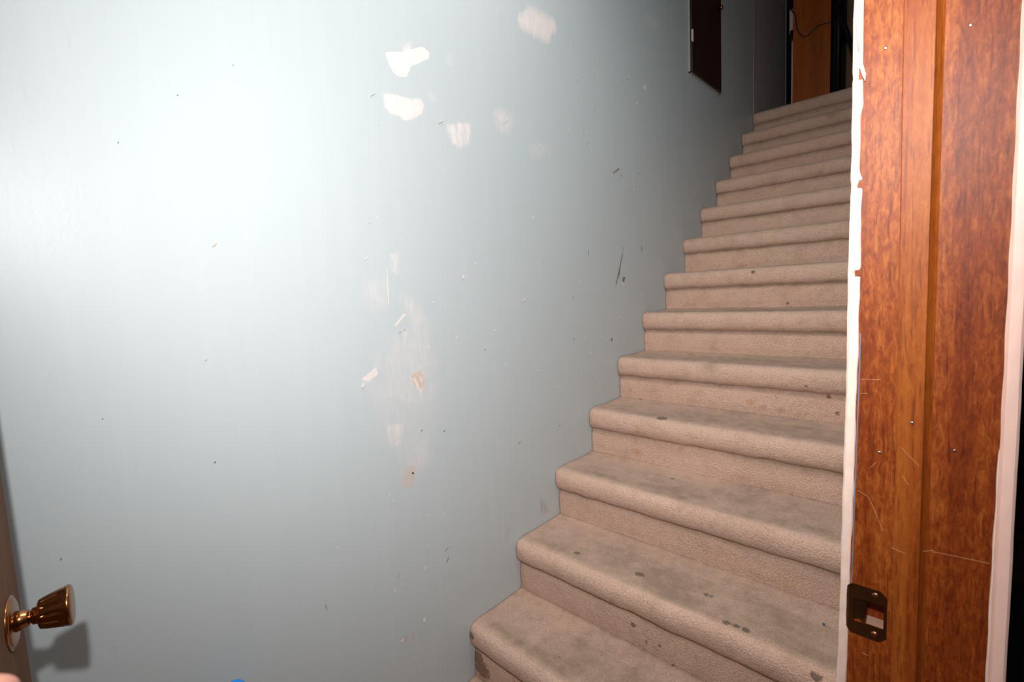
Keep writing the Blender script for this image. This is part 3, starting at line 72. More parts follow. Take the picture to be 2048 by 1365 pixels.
CORD = [(0.125, 2.8885, 3.1863), (0.1269, 2.8885, 3.1223), (0.1299, 2.8885, 3.0939), (0.15, 2.8885, 3.0613), (0.1658, 2.8885, 3.0307), (0.1675, 2.8885, 2.9879), (0.1764, 2.8885, 2.9362), (0.1935, 2.8885, 2.8994), (0.2158, 2.8885, 2.8758), (0.2405, 2.8885, 2.8797), (0.2594, 2.8885, 2.8946), (0.2834, 2.8885, 2.9088), (0.3099, 2.8885, 2.9144), (0.3309, 2.8885, 2.9147), (0.3441, 2.8885, 2.908), (0.3741, 2.889, 2.9179999999999997)]
BLUEP = (0.8174, 0.3773, 0.513)

# ------------------------------------------------------------------ node helpers
class NT:
    def __init__(s, name, rough=.6, metal=0., spec=.5):
        s.m = D.materials.new(name); s.m.use_nodes = True; s.t = s.m.node_tree; s.n = s.t.nodes
        s.b = s.n['Principled BSDF']; s.b.inputs['Roughness'].default_value = rough
        s.b.inputs['Metallic'].default_value = metal; s.b.inputs['Specular IOR Level'].default_value = spec
        s.tc = s.n.new('ShaderNodeTexCoord')
    def L(s, a, b): s.t.links.new(a, b)
    def put(s, sock, v):
        if hasattr(v, 'links') or isinstance(v, bpy.types.NodeSocket): s.L(v, sock)
        else: sock.default_value = v if not isinstance(v, tuple) or len(v) == 4 or sock.type == 'VECTOR' else (*v, 1)
    def mp(s, scale, src='Object'):
        n = s.n.new('ShaderNodeMapping'); n.inputs['Scale'].default_value = scale; s.L(s.tc.outputs[src], n.inputs[0]); return n.outputs[0]
    def noise(s, scale=(1, 1, 1), sc=5., det=4., rough=.55, dist=0.):
        n = s.n.new('ShaderNodeTexNoise'); n.inputs['Scale'].default_value = sc; n.inputs['Detail'].default_value = det
        n.inputs['Roughness'].default_value = rough; n.inputs['Distortion'].default_value = dist
        s.L(s.mp(scale), n.inputs['Vector']); return n.outputs['Fac']
    def vor(s, scale=(1, 1, 1), sc=5., out='Distance'):
        n = s.n.new('ShaderNodeTexVoronoi'); n.inputs['Scale'].default_value = sc
        s.L(s.mp(scale), n.inputs['Vector']); return n.outputs[out]
    def math(s, op, a, b=0., c=0.):
        n = s.n.new('ShaderNodeMath'); n.operation = op
        for i, v in enumerate((a, b, c)): s.put(n.inputs[i], v)
        return n.outputs[0]
    def ramp(s, f, *st):
        n = s.n.new('ShaderNodeValToRGB'); e = n.color_ramp.elements
        while len(e) < len(st): e.new(.5)
        for k, (p, c) in enumerate(st): e[k].position = p; e[k].color = (*c, 1) if isinstance(c, tuple) else (c, c, c, 1)
        s.L(f, n.inputs[0]); return n.outputs[0]
    def mix(s, f, a, b, mode='MIX'):
        n = s.n.new('ShaderNodeMix'); n.data_type = 'RGBA'; n.blend_type = mode
        s.put(n.inputs[0], f); s.put(n.inputs[6], a); s.put(n.inputs[7], b); return n.outputs[2]
    def attr(s, name):
        n = s.n.new('ShaderNodeAttribute'); n.attribute_name = name; return n
    def sep(s, c):
        n = s.n.new('ShaderNodeSeparateColor'); s.L(c, n.inputs[0]); return n.outputs
    def col(s, v): s.put(s.b.inputs['Base Color'], v); return s
    def bump(s, h, st=.3, d=.002):
        n = s.n.new('ShaderNodeBump'); n.inputs['Strength'].default_value = st; n.inputs['Distance'].default_value = d
        s.L(h, n.inputs['Height']); s.L(n.outputs[0], s.b.inputs['Normal']); return s
def plain(name, c, rough=.6, metal=0., var=.12, sc=30., bump=.1, spec=.5):
    t = NT(name, rough, metal, spec); f = t.noise((1, 1, 1), sc, 4)
    t.col(t.mix(f, tuple(x*(1-var) for x in c), tuple(min(1, x*(1+var)) for x in c)))
    if bump: t.bump(f, bump, .001)
    return t.m
# ------------------------------------------------------------------ materials
def wall_paint():
    t = NT('blue_grey_wall_paint', .42, 0, .35)
    str_ = t.noise((1, 9, .7), 3., 5, .6); cl_ = t.noise((1, 1, 1), 1.6, 4, .6); fi = t.noise((1, 1, 1), 60, 3)
    c = t.mix(cl_, (.468, .52, .538), (.498, .542, .556))
    c = t.mix(t.math('MULTIPLY', t.ramp(str_, (.45, 0.), (.75, 1.)), .15), c, (.56, .61, .62))
    w_ = t.attr('wear'); rgb = t.sep(w_.outputs['Color']); op = t.attr('opac'); k = t.attr('kind'); kk = t.sep(k.outputs['Color'])
    n1 = t.noise((1, 1, .6), 70, 5, .7); n2 = t.noise((1, 5, .5), 22, 4, .6)
    e = t.math('ADD', rgb[0], t.math('MULTIPLY', t.math('SUBTRACT', t.math('ADD', n1, n2), 1.), .55))
    mask = t.math('ADD', t.math('MULTIPLY', t.math('SUBTRACT', 1., rgb[1]), t.ramp(e, (.44, 0.), (.56, 1.))), t.math('MULTIPLY', rgb[1], t.ramp(e, (.18, 0.), (.95, 1.))))
    o = t.math('MULTIPLY', mask, op.outputs['Fac'])
    st_ = t.ramp(t.math('ADD', t.math('MULTIPLY', t.noise((1, 4.5, 1.1), 16, 5, .7), .6), t.math('MULTIPLY', n1, .4)), (.36, .12), (.64, 1.25))
    o = t.math('MULTIPLY', o, t.math('ADD', t.math('MULTIPLY', rgb[1], st_), t.math('MULTIPLY', t.math('SUBTRACT', 1., rgb[1]), t.math('ADD', .78, t.math('MULTIPLY', n2, .4)))))
    kc = t.mix(kk[1], (.74, .66, .64), (.66, .44, .30))          # filler / bared tan gypsum paper
    kc = t.mix(kk[0], kc, (.03, .03, .035))
    kc = t.mix(kk[2], kc, (.20, .13, .08))
    c = t.mix(o, c, kc)
    # fine grime and little nicks low on the wall
    v = t.vor((1, 1.6, .8), 26.); nk = t.math('LESS_THAN', v, .022)
    c = t.mix(t.math('MULTIPLY', nk, .6), c, (.62, .60, .56))
    g = t.ramp(t.noise((1, 6, .8), 9, 6, .75), (.62, 0.), (.75, 1.))
    c = t.mix(t.math('MULTIPLY', g, .16), c, (.22, .21, .18))
    t.col(c)
    h = t.math('ADD', t.math('MULTIPLY', t.noise((1, 1, 1), 130, 3), .35), t.math('ADD', t.math('MULTIPLY', str_, .5), t.math('MULTIPLY', o, .6)))
    t.put(t.b.inputs['Roughness'], t.math('ADD', .40, t.math('MULTIPLY', o, .35)))
    t.bump(h, .16, .0025); return t.m
def carpet(name='beige_cut_pile_carpet'):
    t = NT(name, .95, 0, .08)
    t.b.inputs['Sheen Weight'].default_value = .15; t.b.inputs['Sheen Roughness'].default_value = .6
    tuft = t.noise((1, 1, 1), 300, 3, .7); tv = t.vor((1, 1, 1), 210.); big = t.noise((1, 1, 1), 7, 5, .6); mid = t.noise((1, 1, 1), 30, 5, .7)
    c = t.mix(big, (.68, .435, .32), (.82, .57, .445))
    bl2 = t.ramp(t.noise((1, 1, 1), 15, 4, .65), (.5, 0.), (.72, 1.)); c = t.mix(t.math('MULTIPLY', bl2, .38), c, (.44, .27, .17))
    c = t.mix(t.math('MULTIPLY', t.ramp(tuft, (.36, 1.), (.54, 0.)), .55), c, (.36, .225, .155))
    a = t.attr('stain'); s_ = t.sep(a.outputs['Color']); dirt_shade = t.attr('dirt_shade').outputs['Fac']
    dd = t.math('MULTIPLY', dirt_shade, t.ramp(t.math('ADD', t.math('MULTIPLY', big, .6), t.math('MULTIPLY', mid, .4)), (.36, .30), (.60, 1.)))
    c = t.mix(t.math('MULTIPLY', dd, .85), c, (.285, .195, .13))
    sp = t.math('LESS_THAN', t.math('ADD', t.vor((1, 1, 1), 34.), t.math('MULTIPLY', t.noise((1, 1, 1), 9, 2), .35)), .205)
    c = t.mix(t.math('MULTIPLY', sp, .6), c, (.10, .06, .045))
    rg = t.math('MULTIPLY', t.math('SUBTRACT', t.noise((1, 1, 1), 130, 4, .7), .5), 1.5)
    c = t.mix(t.math('MULTIPLY', t.ramp(t.math('ADD', s_[0], rg), (.40, 0.), (.70, 1.)), .8), c, (.11, .07, .05))
    c = t.mix(t.math('MULTIPLY', s_[1], .75), c, (.50, .24, .09))
    c = t.mix(t.math('MULTIPLY', t.ramp(t.math('ADD', s_[2], rg), (.35, 0.), (.65, 1.)), .8), c, (.19, .07, .035))
    t.col(c)
    hh = t.math('ADD', t.math('MULTIPLY', tuft, 1.), t.math('MULTIPLY', t.math('SUBTRACT', 1., tv), .6))
    t.bump(hh, .9, .004); return t.m
def wood(name, lo, mid, hi, rough=.3, sc=1., fig=1., axis='Z', coat=.25):
    t = NT(name, rough, 0., .28); t.b.inputs['Coat Weight'].default_value = coat; t.b.inputs['Coat Roughness'].default_value = .25
    S = {'Z': (1, 1, .045), 'Z2': (1, 1, .16)}
    g1 = t.noise((1, 1, .035), 55*sc, 6, .65, .6); g2 = t.noise((1, 1, .012), 16*sc, 3, .5, .3); g3 = t.noise((1, 1, .3), 230*sc, 4, .75, .6)
    p = t.noise((1, 1, .05), 420*sc, 2, .6)
    f = t.math('ADD', t.math('MULTIPLY', g1, .45), t.math('MULTIPLY', g2, .55))
    f = t.math('ADD', f, t.math('MULTIPLY', t.math('SUBTRACT', g3, .5), .38*fig))
    c = t.ramp(f, (.30, lo), (.5, mid), (.70, hi))
    c = t.mix(t.math('MULTIPLY', t.ramp(p, (.34, 1.), (.44, 0.)), .45), c, tuple(x*.45 for x in lo))
    t.col(c); t.bump(t.math('ADD', p, g1), .08, .001); return t.m
M_wall = wall_paint(); M_carpet = carpet()
M_jamb = wood('reddish_mahogany_jamb', (.105, .013, .0015), (.235, .046, .005), (.43, .13, .02), .5, 1., 1.8, coat=0.)
M_stop = wood('amber_mahogany_stop', (.15, .023, .002), (.27, .058, .006), (.42, .13, .018), .5, 1.1, .9, coat=0.)
M_doorw = wood('brown_veneer_door', (.085, .034, .013), (.13, .056, .022), (.18, .085, .036), .7, .6, .3, coat=0.)
M_board = wood('orange_brown_plywood', (.22, .045, .005), (.36, .085, .009), (.45, .13, .015), .5, .35, .6, coat=.0)
M_white = plain('chipped_white_paint', (.88, .70, .60), .55, 0, .08, 60, .6)
M_pink = plain('off_white_casing_paint', (.88, .64, .55), .5, 0, .05, 25, .2)
M_blue = plain('slate_blue_paint', (.20, .24, .36), .5)
M_brass = plain('antique_brass', (.34, .15, .058), .23, 1., .25, 20, .03)
M_brassd = plain('aged_brass_plate', (.30, .15, .07), .36, 1., .35, 40, .15)
M_steel = plain('screw_steel', (.62, .60, .58), .3, 1., .1)
M_hatch = plain('dark_maroon_enamel', (.028, .008, .006), .4, 0, .2)
M_hframe = plain('pale_paint_line', (.34, .33, .33), .5)
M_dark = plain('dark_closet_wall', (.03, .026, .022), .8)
M_mauve = plain('mauve_grey_paint', (.48, .41, .41), .6, 0, .1, 4)
M_black = plain('black_rubber', (.008, .007, .009), .5, 0, .2)
M_slat = plain('dull_brown_lumber', (.20, .13, .07), .7, 0, .3, 12)
M_ceil = plain('white_ceiling', (.7, .68, .65), .9)
M_roomw = plain('room_wall_paint', (.45, .38, .33), .8)
M_skin = None
def mesh_obj(name, verts, faces, mats, parent=None, mi=None, smooth=False, props=None):
    me = D.meshes.new(name); me.from_pydata([tuple(v) for v in verts], [], faces); me.update()
    for m_ in (mats if isinstance(mats, (list, tuple)) else [mats]): me.materials.append(m_)
    if mi is not None: me.polygons.foreach_set('material_index', mi)
    if smooth: me.polygons.foreach_set('use_smooth', [True]*len(me.polygons))
    o = D.objects.new(name, me); COL.objects.link(o)
    if parent: o.parent = parent
    for k_, v_ in (props or {}).items(): o[k_] = v_
    return o
class MB:
    def __init__(s): s.v = []; s.f = []; s.mi = []
    def add(s, vs, fs, mi=0):
        b = len(s.v); s.v += [tuple(v) for v in vs]; s.f += [tuple(i+b for i in f) for f in fs]; s.mi += [mi]*len(fs); return s
    def box(s, a, b, mi=0, bev=0.):
        x0, y0, z0 = a; x1, y1, z1 = b
        bm = bmesh.new(); bmesh.ops.create_cube(bm, size=1)
        for v in bm.verts: v.co = Vector(((x0+x1)/2+v.co.x*(x1-x0), (y0+y1)/2+v.co.y*(y1-y0), (z0+z1)/2+v.co.z*(z1-z0)))
        if bev: bmesh.ops.bevel(bm, geom=bm.edges[:], offset=bev, segments=2, affect='EDGES', profile=.6)
        bm.verts.index_update(); s.add([v.co[:] for v in bm.verts], [[v.index for v in f.verts] for f in bm.faces], mi); bm.free(); return s
    def tube(s, pts, rad, n=10, mi=0):
        pts = [Vector(p) for p in pts]; b = len(s.v); vs = []; N = len(pts)
        rad = rad if isinstance(rad, (list, tuple)) else [rad]*N
        ref = Vector((.31, .17, .93))
        for i, p in enumerate(pts):
            d = (pts[min(i+1, N-1)]-pts[max(i-1, 0)]).normalized(); a = d.cross(ref).normalized(); c = d.cross(a)
            for k in range(n): q = 2*math.pi*k/n; vs.append(p+(a*math.cos(q)+c*math.sin(q))*rad[i])
        fs = [[i*n+k, i*n+(k+1) % n, (i+1)*n+(k+1) % n, (i+1)*n+k] for i in range(N-1) for k in range(n)]
        fs += [list(range(n))[::-1], [(N-1)*n+k for k in range(n)]]
        return s.add(vs, fs, mi)
    def lathe(s, prof, org, ax, n=40, mi=0, mod=None):
        ax = Vector(ax).normalized(); a = ax.orthogonal().normalized(); b = ax.cross(a); org = Vector(org); vs = []
        for i, (h, r) in enumerate(prof):
            for k in range(n):
                q = 2*math.pi*k/n; rr = max(r, 1e-5)*(mod(h, q) if mod else 1); vs.append(org+ax*h+(a*math.cos(q)+b*math.sin(q))*rr)
        fs = [[i*n+k, i*n+(k+1) % n, (i+1)*n+(k+1) % n, (i+1)*n+k] for i in range(len(prof)-1) for k in range(n)]
        fs += [list(range(n))[::-1], [(len(prof)-1)*n+k for k in range(n)]]
        return s.add(vs, fs, mi)
    def build(s, name, mats, parent=None, smooth=False, **props):
        return mesh_obj(name, s.v, s.f, mats, parent, s.mi, smooth, props)
def empty(name, loc, **props):
    o = D.objects.new(name, None); COL.objects.link(o); o.location = loc; o.empty_display_size = .1
    for k_, v_ in props.items(): o[k_] = v_
    return o
def keep(child, parent):        # parent without moving the mesh, whose coordinates are world ones
    child.parent = parent; child.matrix_parent_inverse = Matrix.Translation(parent.location).inverted() if parent.rotation_euler.z == 0 else parent.matrix_world.inverted(); return child
ST = dict(kind='structure')
# ------------------------------------------------------------------ wall on the left of the stairs (x = 0), with its wear
def sdf(py, pz, poly):
    P = np.array(poly); Q = np.roll(P, -1, axis=0); d2 = np.full(py.shape, 1e9); inside = np.zeros(py.shape, bool)
    for (ay, az), (by, bz) in zip(P, Q):
        ey, ez = by-ay, bz-az; L = ey*ey+ez*ez+1e-12
        t_ = np.clip(((py-ay)*ey+(pz-az)*ez)/L, 0, 1); d2 = np.minimum(d2, (py-ay-t_*ey)**2+(pz-az-t_*ez)**2)
        c = ((az > pz) != (bz > pz)) & (py < (by-ay)*(pz-az)/(bz-az+1e-12)+ay); inside ^= c
    d = np.sqrt(d2); return np.where(inside, -d, d)
def build_wall():
    # dense where the wall is looked at closely, coarse elsewhere; rectangle y -1.2..3.35, z 0..4.7
    ys = np.concatenate([np.linspace(-1.2, -.6, 60, endpoint=False), np.arange(-.6, .95, .0035), np.arange(.95, 1.5, .005), np.linspace(1.5, 3.35, 60)])
    zs = np.concatenate([np.linspace(0, .55, 20, endpoint=False), np.arange(.55, 2.1, .0035), np.linspace(2.1, 4.7, 60)])
    Y, Z = np.meshgrid(ys, zs, indexing='ij'); n, k = Y.shape
    X = np.zeros_like(Y)
    # plaster is never dead flat
    X += .0012*np.sin(Y*3.1+1)*np.sin(Z*2.3+.4)+.0007*np.sin(Y*7.3)*np.cos(Z*6.1)
    soft = np.zeros(Y.shape); edge = np.zeros(Y.shape); opac = np.zeros(Y.shape); kind = np.zeros(Y.shape+(4,)); kind[..., 3] = 1
    for ch, st, so, poly in WEAR:
        so = max(so, .0022)
        p = np.array(poly); m_ = so*2.+.006
        i0, i1 = np.searchsorted(ys, [p[:, 0].min()-m_, p[:, 0].max()+m_]); j0, j1 = np.searchsorted(zs, [p[:, 1].min()-m_, p[:, 1].max()+m_])
        if i1 <= i0 or j1 <= j0: continue
        sl = (slice(i0, i1), slice(j0, j1)); d = sdf(Y[sl], Z[sl], poly); e = np.clip(.5-(d-.0008)/((3.6 if so > .0055 else 3.4)*so), 0, 1)*1.3
        cur = edge[sl]; up_ = e > np.maximum(cur, .02) if ch == 'P' else e > .2
        edge[sl] = np.where(up_, np.maximum(e, cur), cur)
        sf = soft[sl]; soft[sl] = np.where(up_, 1. if so > .0055 else (.5 if so > .004 else 0.), sf)
        o_ = opac[sl]; opac[sl] = np.where(up_, np.maximum(st, o_ if ch == 'P' else 0), o_)
        kc = {'P': (0, 0, 0), 'T': (0, 1, 0), 'K': (1, 0, 0), 'B': (0, 0, 1)}[ch]
        for q in range(3): kk = kind[sl+(q,)]; kind[sl+(q,)] = np.where(up_, kc[q], kk)
    V = np.stack([X, Y, Z], -1).reshape(-1, 3); idx = np.arange(n*k).reshape(n, k)
    F = np.stack([idx[:-1, :-1], idx[:-1, 1:], idx[1:, 1:], idx[1:, :-1]], -1)[..., ::-1].reshape(-1, 4)
    # back and rim so the wall has real thickness
    b = len(V); bv = [(-.12, ys[0], 0), (-.12, ys[-1], 0), (-.12, ys[-1], 4.7), (-.12, ys[0], 4.7)]
    me = D.meshes.new('wall_left'); nf = len(F)
    fr = [[b, b+1, b+2, b+3], [*idx[:, 0][::-1], b, b+1][:], ]
    allV = V.tolist()+bv
    rim = [list(map(int, idx[:, 0]))+[b+1, b], list(map(int, idx[:, -1][::-1]))+[b+3, b+2], list(map(int, idx[0, :][::-1]))+[b, b+3], list(map(int, idx[-1, :]))+[b+2, b+1]]
    CV = []; CF = []; CM = []; cb = b+4
    for kind_, pts_ in CHIPS:
        k0 = cb+len(CV); CV += [(.0022, y_, z_) for y_, z_ in pts_]; CF.append([k0+i for i in range(len(pts_))]); CM.append({'P': 1, 'T': 2, 'K': 3, 'B': 4}[kind_])
    me.from_pydata(allV+CV, [], F.tolist()+[[b+3, b+2, b+1, b]]+rim+CF); me.update()
    me.polygons.foreach_set('material_index', [0]*(nf+5)+CM)
    me.polygons.foreach_set('use_smooth', [True]*nf+[False]*(5+len(CF)))
    pad = lambda a: np.concatenate([a.reshape(n*k, -1), np.zeros((4+len(CV), a.reshape(n*k, -1).shape[1]))])
    W = np.zeros(Y.shape+(4,)); W[..., 0] = edge; W[..., 1] = soft
    for nm, arr in (('wear', W), ('kind', kind)):
        a = me.attributes.new(nm, 'FLOAT_COLOR', 'POINT'); a.data.foreach_set('color', pad(arr).astype(np.float32).ravel())
    a = me.attributes.new('opac', 'FLOAT', 'POINT'); a.data.foreach_set('value', pad(opac).astype(np.float32).ravel())
    for m__ in (M_wall, plain('chipped_filler', (.74, .67, .64), .8), plain('bared_tan_paper', (.60, .42, .30), .8), plain('dark_scuff', (.17, .175, .17), .8), plain('brown_scuff', (.22, .14, .09), .8)): me.materials.append(m__)
    o = D.objects.new('wall_left', me); COL.objects.link(o); o['kind'] = 'structure'; return o
build_wall()
# ------------------------------------------------------------------ rest of the shell
W0, W1 = .934, 1.060          # doorway wall, stair face and room face
YJ = -.1855; YH = -1.0        # strike jamb face, hinge jamb face
MB().box((W0, YJ+.020, 0), (W1, 5.0, 4.7)).build('wall_right', M_wall, **ST)
MB().box((W0, -1.2, 0), (W1, YH-.019, 4.7)).build('wall_right', M_wall, **ST)
MB().box((W0, YH-.019, 2.06), (W1, YJ+.020, 4.7)).build('wall_right', M_wall, **ST)
MB().box((-.12, -1.3, 0), (W1, -1.2, 4.7)).build('wall_back', M_wall, **ST)
MB().box((-.12, -1.3, 4.7), (W1, 5.0, 4.8)).build('ceiling', M_ceil, **ST)
MB().box((0, -1.2, -.1), (W1, 0, 0)).build('floor', M_carpet, **ST)
# upper landing and its dark end
MB().box((-.12, 13*T-.03, 2.394-.2), (W0, 5.0, 2.391)).build('floor', M_carpet, **ST)
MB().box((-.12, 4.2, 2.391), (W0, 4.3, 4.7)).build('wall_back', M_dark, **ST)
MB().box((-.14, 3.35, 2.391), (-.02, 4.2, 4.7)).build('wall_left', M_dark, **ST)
# mauve painted stretch of the wall above the landing
mv = MB(); mv.box((-.001, 2.585, 2.391), (.0015, 3.30, 4.69)); mv.build('trim_3', M_mauve, **ST)
pw = MB()
random.seed(3)
zz = [2.62+.03*i for i in range(24)]
l_ = [(.0022, 3.10-.05+random.uniform(-.02, .02)-(.06 if 4 < i < 14 else 0), z) for i, z in enumerate(zz)]; rr_ = [(.0022, 3.17+random.uniform(-.015, .015), z) for z in zz]
pw.add(l_+rr_, [[i, len(zz)+i, len(zz)+i+1, i+1] for i in range(len(zz)-1)]); pw.build('trim_3', plain('pale_primer_strip', (.48, .43, .44), .7), **ST)
# room outside the doorway
def tiles():
    t = NT('brown_floor_tile', .35); n = t.n.new('ShaderNodeTexBrick'); n.offset = 0.; n.inputs['Scale'].default_value = 1; n.inputs['Mortar Size'].default_value = .006
    n.inputs['Brick Width'].default_value = .3; n.inputs['Row Height'].default_value = .3; n.inputs['Color1'].default_value = (.10, .055, .04, 1); n.inputs['Color2'].default_value = (.13, .07, .05, 1); n.inputs['Mortar'].default_value = (.02, .012, .01, 1)
    mp = t.n.new('ShaderNodeMapping'); mp.inputs['Rotation'].default_value = (0, 0, .35); t.L(t.tc.outputs['Object'], mp.inputs[0]); t.L(mp.outputs[0], n.inputs[0])
    t.L(n.outputs[0], t.b.inputs['Base Color']); return t.m
MB().box((W1, -3, -.1), (4, 5.0, 0)).build('floor', tiles(), **ST)
MB().box((W1, 4.9, 0), (4, 5.0, 2.3)).build('wall_front', M_roomw, **ST)
MB().box((4, -3, 0), (4.1, 5.0, 2.3)).build('wall_right', M_roomw, **ST)
MB().box((W1, -3.1, 0), (4, -3, 2.3)).build('wall_back', M_roomw, **ST)
MB().box((W1, -3, 2.3), (4, 5.0, 2.38)).build('ceiling', M_ceil, **ST)
# ------------------------------------------------------------------ carpeted staircase: one thing, fourteen steps
stair = empty('staircase', (.467, -T, 0), label='straight flight of beige carpeted stairs climbing beside the blue grey wall', category='staircase')
prof0 = [(.021, -R), (.0200, -.150), (.0195, -.125), (.0205, -.100), (.0225, -.086), (.0215, -.078), (.0120, -.0715), (.0045, -.0600), (.0008, -.0470),
         (.0, -.0340), (.0020, -.0220), (.0075, -.0120), (.0165, -.0055), (.0300, -.0015), (.0480, .0), (.0700, 0.), (.0950, -.0006), (.1250, -.0010), (.1550, -.0008), (.1850, .0), (.2100, .0008), (.2250, .0022), (T+.021, .0045)]
def catmull(P, s):
    out = []
    for i in range(len(P)-1):
        p0, p1, p2, p3 = P[max(i-1, 0)], P[i], P[i+1], P[min(i+2, len(P)-1)]
        for k in range(s):
            t = k/s; out.append(tuple(.5*((2*p1[j])+(-p0[j]+p2[j])*t+(2*p0[j]-5*p1[j]+4*p2[j]-p3[j])*t*t+(-p0[j]+3*p1[j]-3*p2[j]+p3[j])*t**3) for j in (0, 1)))
    out.append(P[-1]); return out
prof = catmull(prof0, 4)
def build_step(n):
    y0 = (n-2)*T; z0 = n*R; nx = 150; x0, x1 = .0015, W0-.001
    rnd = Vector((n*7.31, n*3.7, 0)); V = []; dirt_shade = []; N = len(prof)
    for i in range(nx+1):
        x = x0+(x1-x0)*i/nx
        wv = noise.noise(Vector((x*3.1, 0, 0))+rnd); wv2 = noise.noise(Vector((x*11, 5, 0))+rnd); wv3 = noise.noise(Vector((x*26, 9, 0))+rnd)
        endr = math.exp(-x/.012)
        for j, (a, b) in enumerate(prof):
            nose = math.exp(-((b+.035)/.04)**2)*(1 if a < .06 else 0); top = 1 if a > .05 else 0
            crease = math.exp(-((b+.08)/.012)**2) if a < .03 else 0
            lump = noise.noise(Vector((x*9, a*14+b*14, n*2.2)))*.0018+noise.noise(Vector((x*60, a*60, b*60+n)))*.0009
            yy = a+nose*(wv*.006+wv2*.0022+endr*.004)+crease*(.002+wv3*.002)
            zz_ = b+(nose*.6+top*.5)*(wv2*.002+wv*.0025)*(1 if b > -.07 else .4)+crease*(wv3*.003+wv2*.003)+lump*(1 if top else .4)
            yy -= 0 if top else lump
            if a > T*.97: zz_ = b; yy = a
            if j == 0: zz_ = b; yy = a
            V.append((x, y0+yy, z0+zz_))
            tr = 1 if a > .02 and b > -.02 else 0
            wear = math.exp(-((x-.52)/.33)**2)
            dd_ = tr*(.45+.65*wear)*min(1, max(0, (a-.012)/.035))*(.75 if a > .17 else 1)
            dd_ += .75*math.exp(-((b+.080)/.011)**2)*(1 if a < .03 else 0)           # grime plus occlusion shade painted into the fold below the nosing
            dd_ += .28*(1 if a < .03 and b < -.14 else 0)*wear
            if n > 8: dd_ += .18*(1 if b > -.02 else 0)
            dd_ += .35*math.exp(-x/.006)+.75*math.exp(-((a-(T+.021))/.0045)**2)+.4*math.exp(-((b+R)/.004)**2)  # darker lines along the wall edge, tread back and riser foot
            dd_ += tr*.45*math.exp(-((a-.050)/.022)**2)*min(1, x/.12)
            dirt_shade.append(min(1, dd_))
    F = []; idx = lambda i, j: i*N+j
    for i in range(nx):
        for j in range(N-1): F.append([idx(i, j), idx(i+1, j), idx(i+1, j+1), idx(i, j+1)])
    nf = len(F); b = len(V)
    back = T+.021
    zb = z0-R-(.0 if n == 1 else .05)
    V += [(x0, y0+.021, zb), (x0, y0+back, zb), (x1, y0+.021, zb), (x1, y0+back, zb)]
    F += [[idx(0, j) for j in range(N)]+[b+1, b], [idx(nx, j) for j in range(N)][::-1]+[b+2, b+3],
          [b, b+1, b+3, b+2], [idx(i, 0) for i in range(nx+1)][::-1]+[b, b+2], [idx(i, N-1) for i in range(nx+1)]+[b+3, b+1]]
    o = mesh_obj('step', V, F, M_carpet)
    me = o.data; me.polygons.foreach_set('use_smooth', [True]*nf+[False]*5)
    co = np.array(V); S = np.zeros((len(V), 4)); S[:, 3] = 1; dt = np.array(dirt_shade+[0]*4)
    for (k, c, rad, P) in STAINS:
        if abs(k-n) > 1: continue
        d = np.linalg.norm((co-np.array(P))*np.array([.8, 1., 1.]), axis=1); rad = max(rad, .0035)
        f_ = np.clip(1.35-d/rad, 0, 1)
        if c in 'DW': 
            g = np.exp(-(d/(rad*.8))**2); dt = np.clip(dt+g*(.75 if c == 'D' else -.5), 0, 1)
        else:
            q = {'K': 0, 'U': 0, 'O': 1, 'R': 2}[c]; S[:, q] = np.maximum(S[:, q], f_*(1 if c != 'O' else .7))
    a = me.attributes.new('dirt_shade', 'FLOAT', 'POINT'); a.data.foreach_set('value', dt.astype(np.float32))
    a = me.attributes.new('stain', 'FLOAT_COLOR', 'POINT'); a.data.foreach_set('color', S.astype(np.float32).ravel())
    return keep(o, stair)
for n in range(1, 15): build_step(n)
cr = MB()       # wooden carriage that carries the flight
cr.add([(.01, T*.2, 0), (.01, 12*T+.1, R*12.2), (.01, 12*T+.1, R*12.2-.35), (.01, .6, 0), (.92, T*.2, 0), (.92, 12*T+.1, R*12.2), (.92, 12*T+.1, R*12.2-.35), (.92, .6, 0)],
       [[0, 3, 2, 1], [4, 5, 6, 7], [0, 1, 5, 4], [1, 2, 6, 5], [2, 3, 7, 6], [3, 0, 4, 7]])
keep(cr.build('carriage', M_slat), stair)
# leaf crumb and blue fleck lying on treads
lf = MB(); c0 = Vector((.2196, 1.050, 1.0285))
for q, (dx, dy, s) in enumerate([(0, 0, 1.), (.011, .003, .8)]):
    ring = [c0+Vector((dx+.0055*s*math.cos(a)*(1+.3*math.sin(3*a)), dy+.006*s*math.sin(a), .001*math.sin(2*a)+.0015)) for a in [i*math.pi/5 for i in range(10)]]
    low = [v-Vector((0, 0, .0012)) for v in ring]
    lf.add(ring+low, [list(range(10)), list(range(19, 9, -1))]+[[i, i+10, (i+1) % 10+10, (i+1) % 10] for i in range(10)])
lf.build('leaf_fragment', plain('yellow_green_leaf', (.42, .36, .03), .6), label='tiny yellow green leaf crumb lying on a carpeted tread', category='leaf')
bf = MB(); c0 = Vector(BLUEP)+Vector((0, 0, .0025)); bf.lathe([(0, .0028), (.0012, .0034), (.002, .002)], c0-Vector((0, 0, .001)), (0, 0, 1), 7)
bf.build('lint_ball', plain('blue_lint', (.03, .10, .22), .9), label='tiny dark blue speck of lint on the tread beside the strike plate', category='lint')
# ------------------------------------------------------------------ door frame at the right: jamb, stop, plaster edge, casing
FZ = 2.04
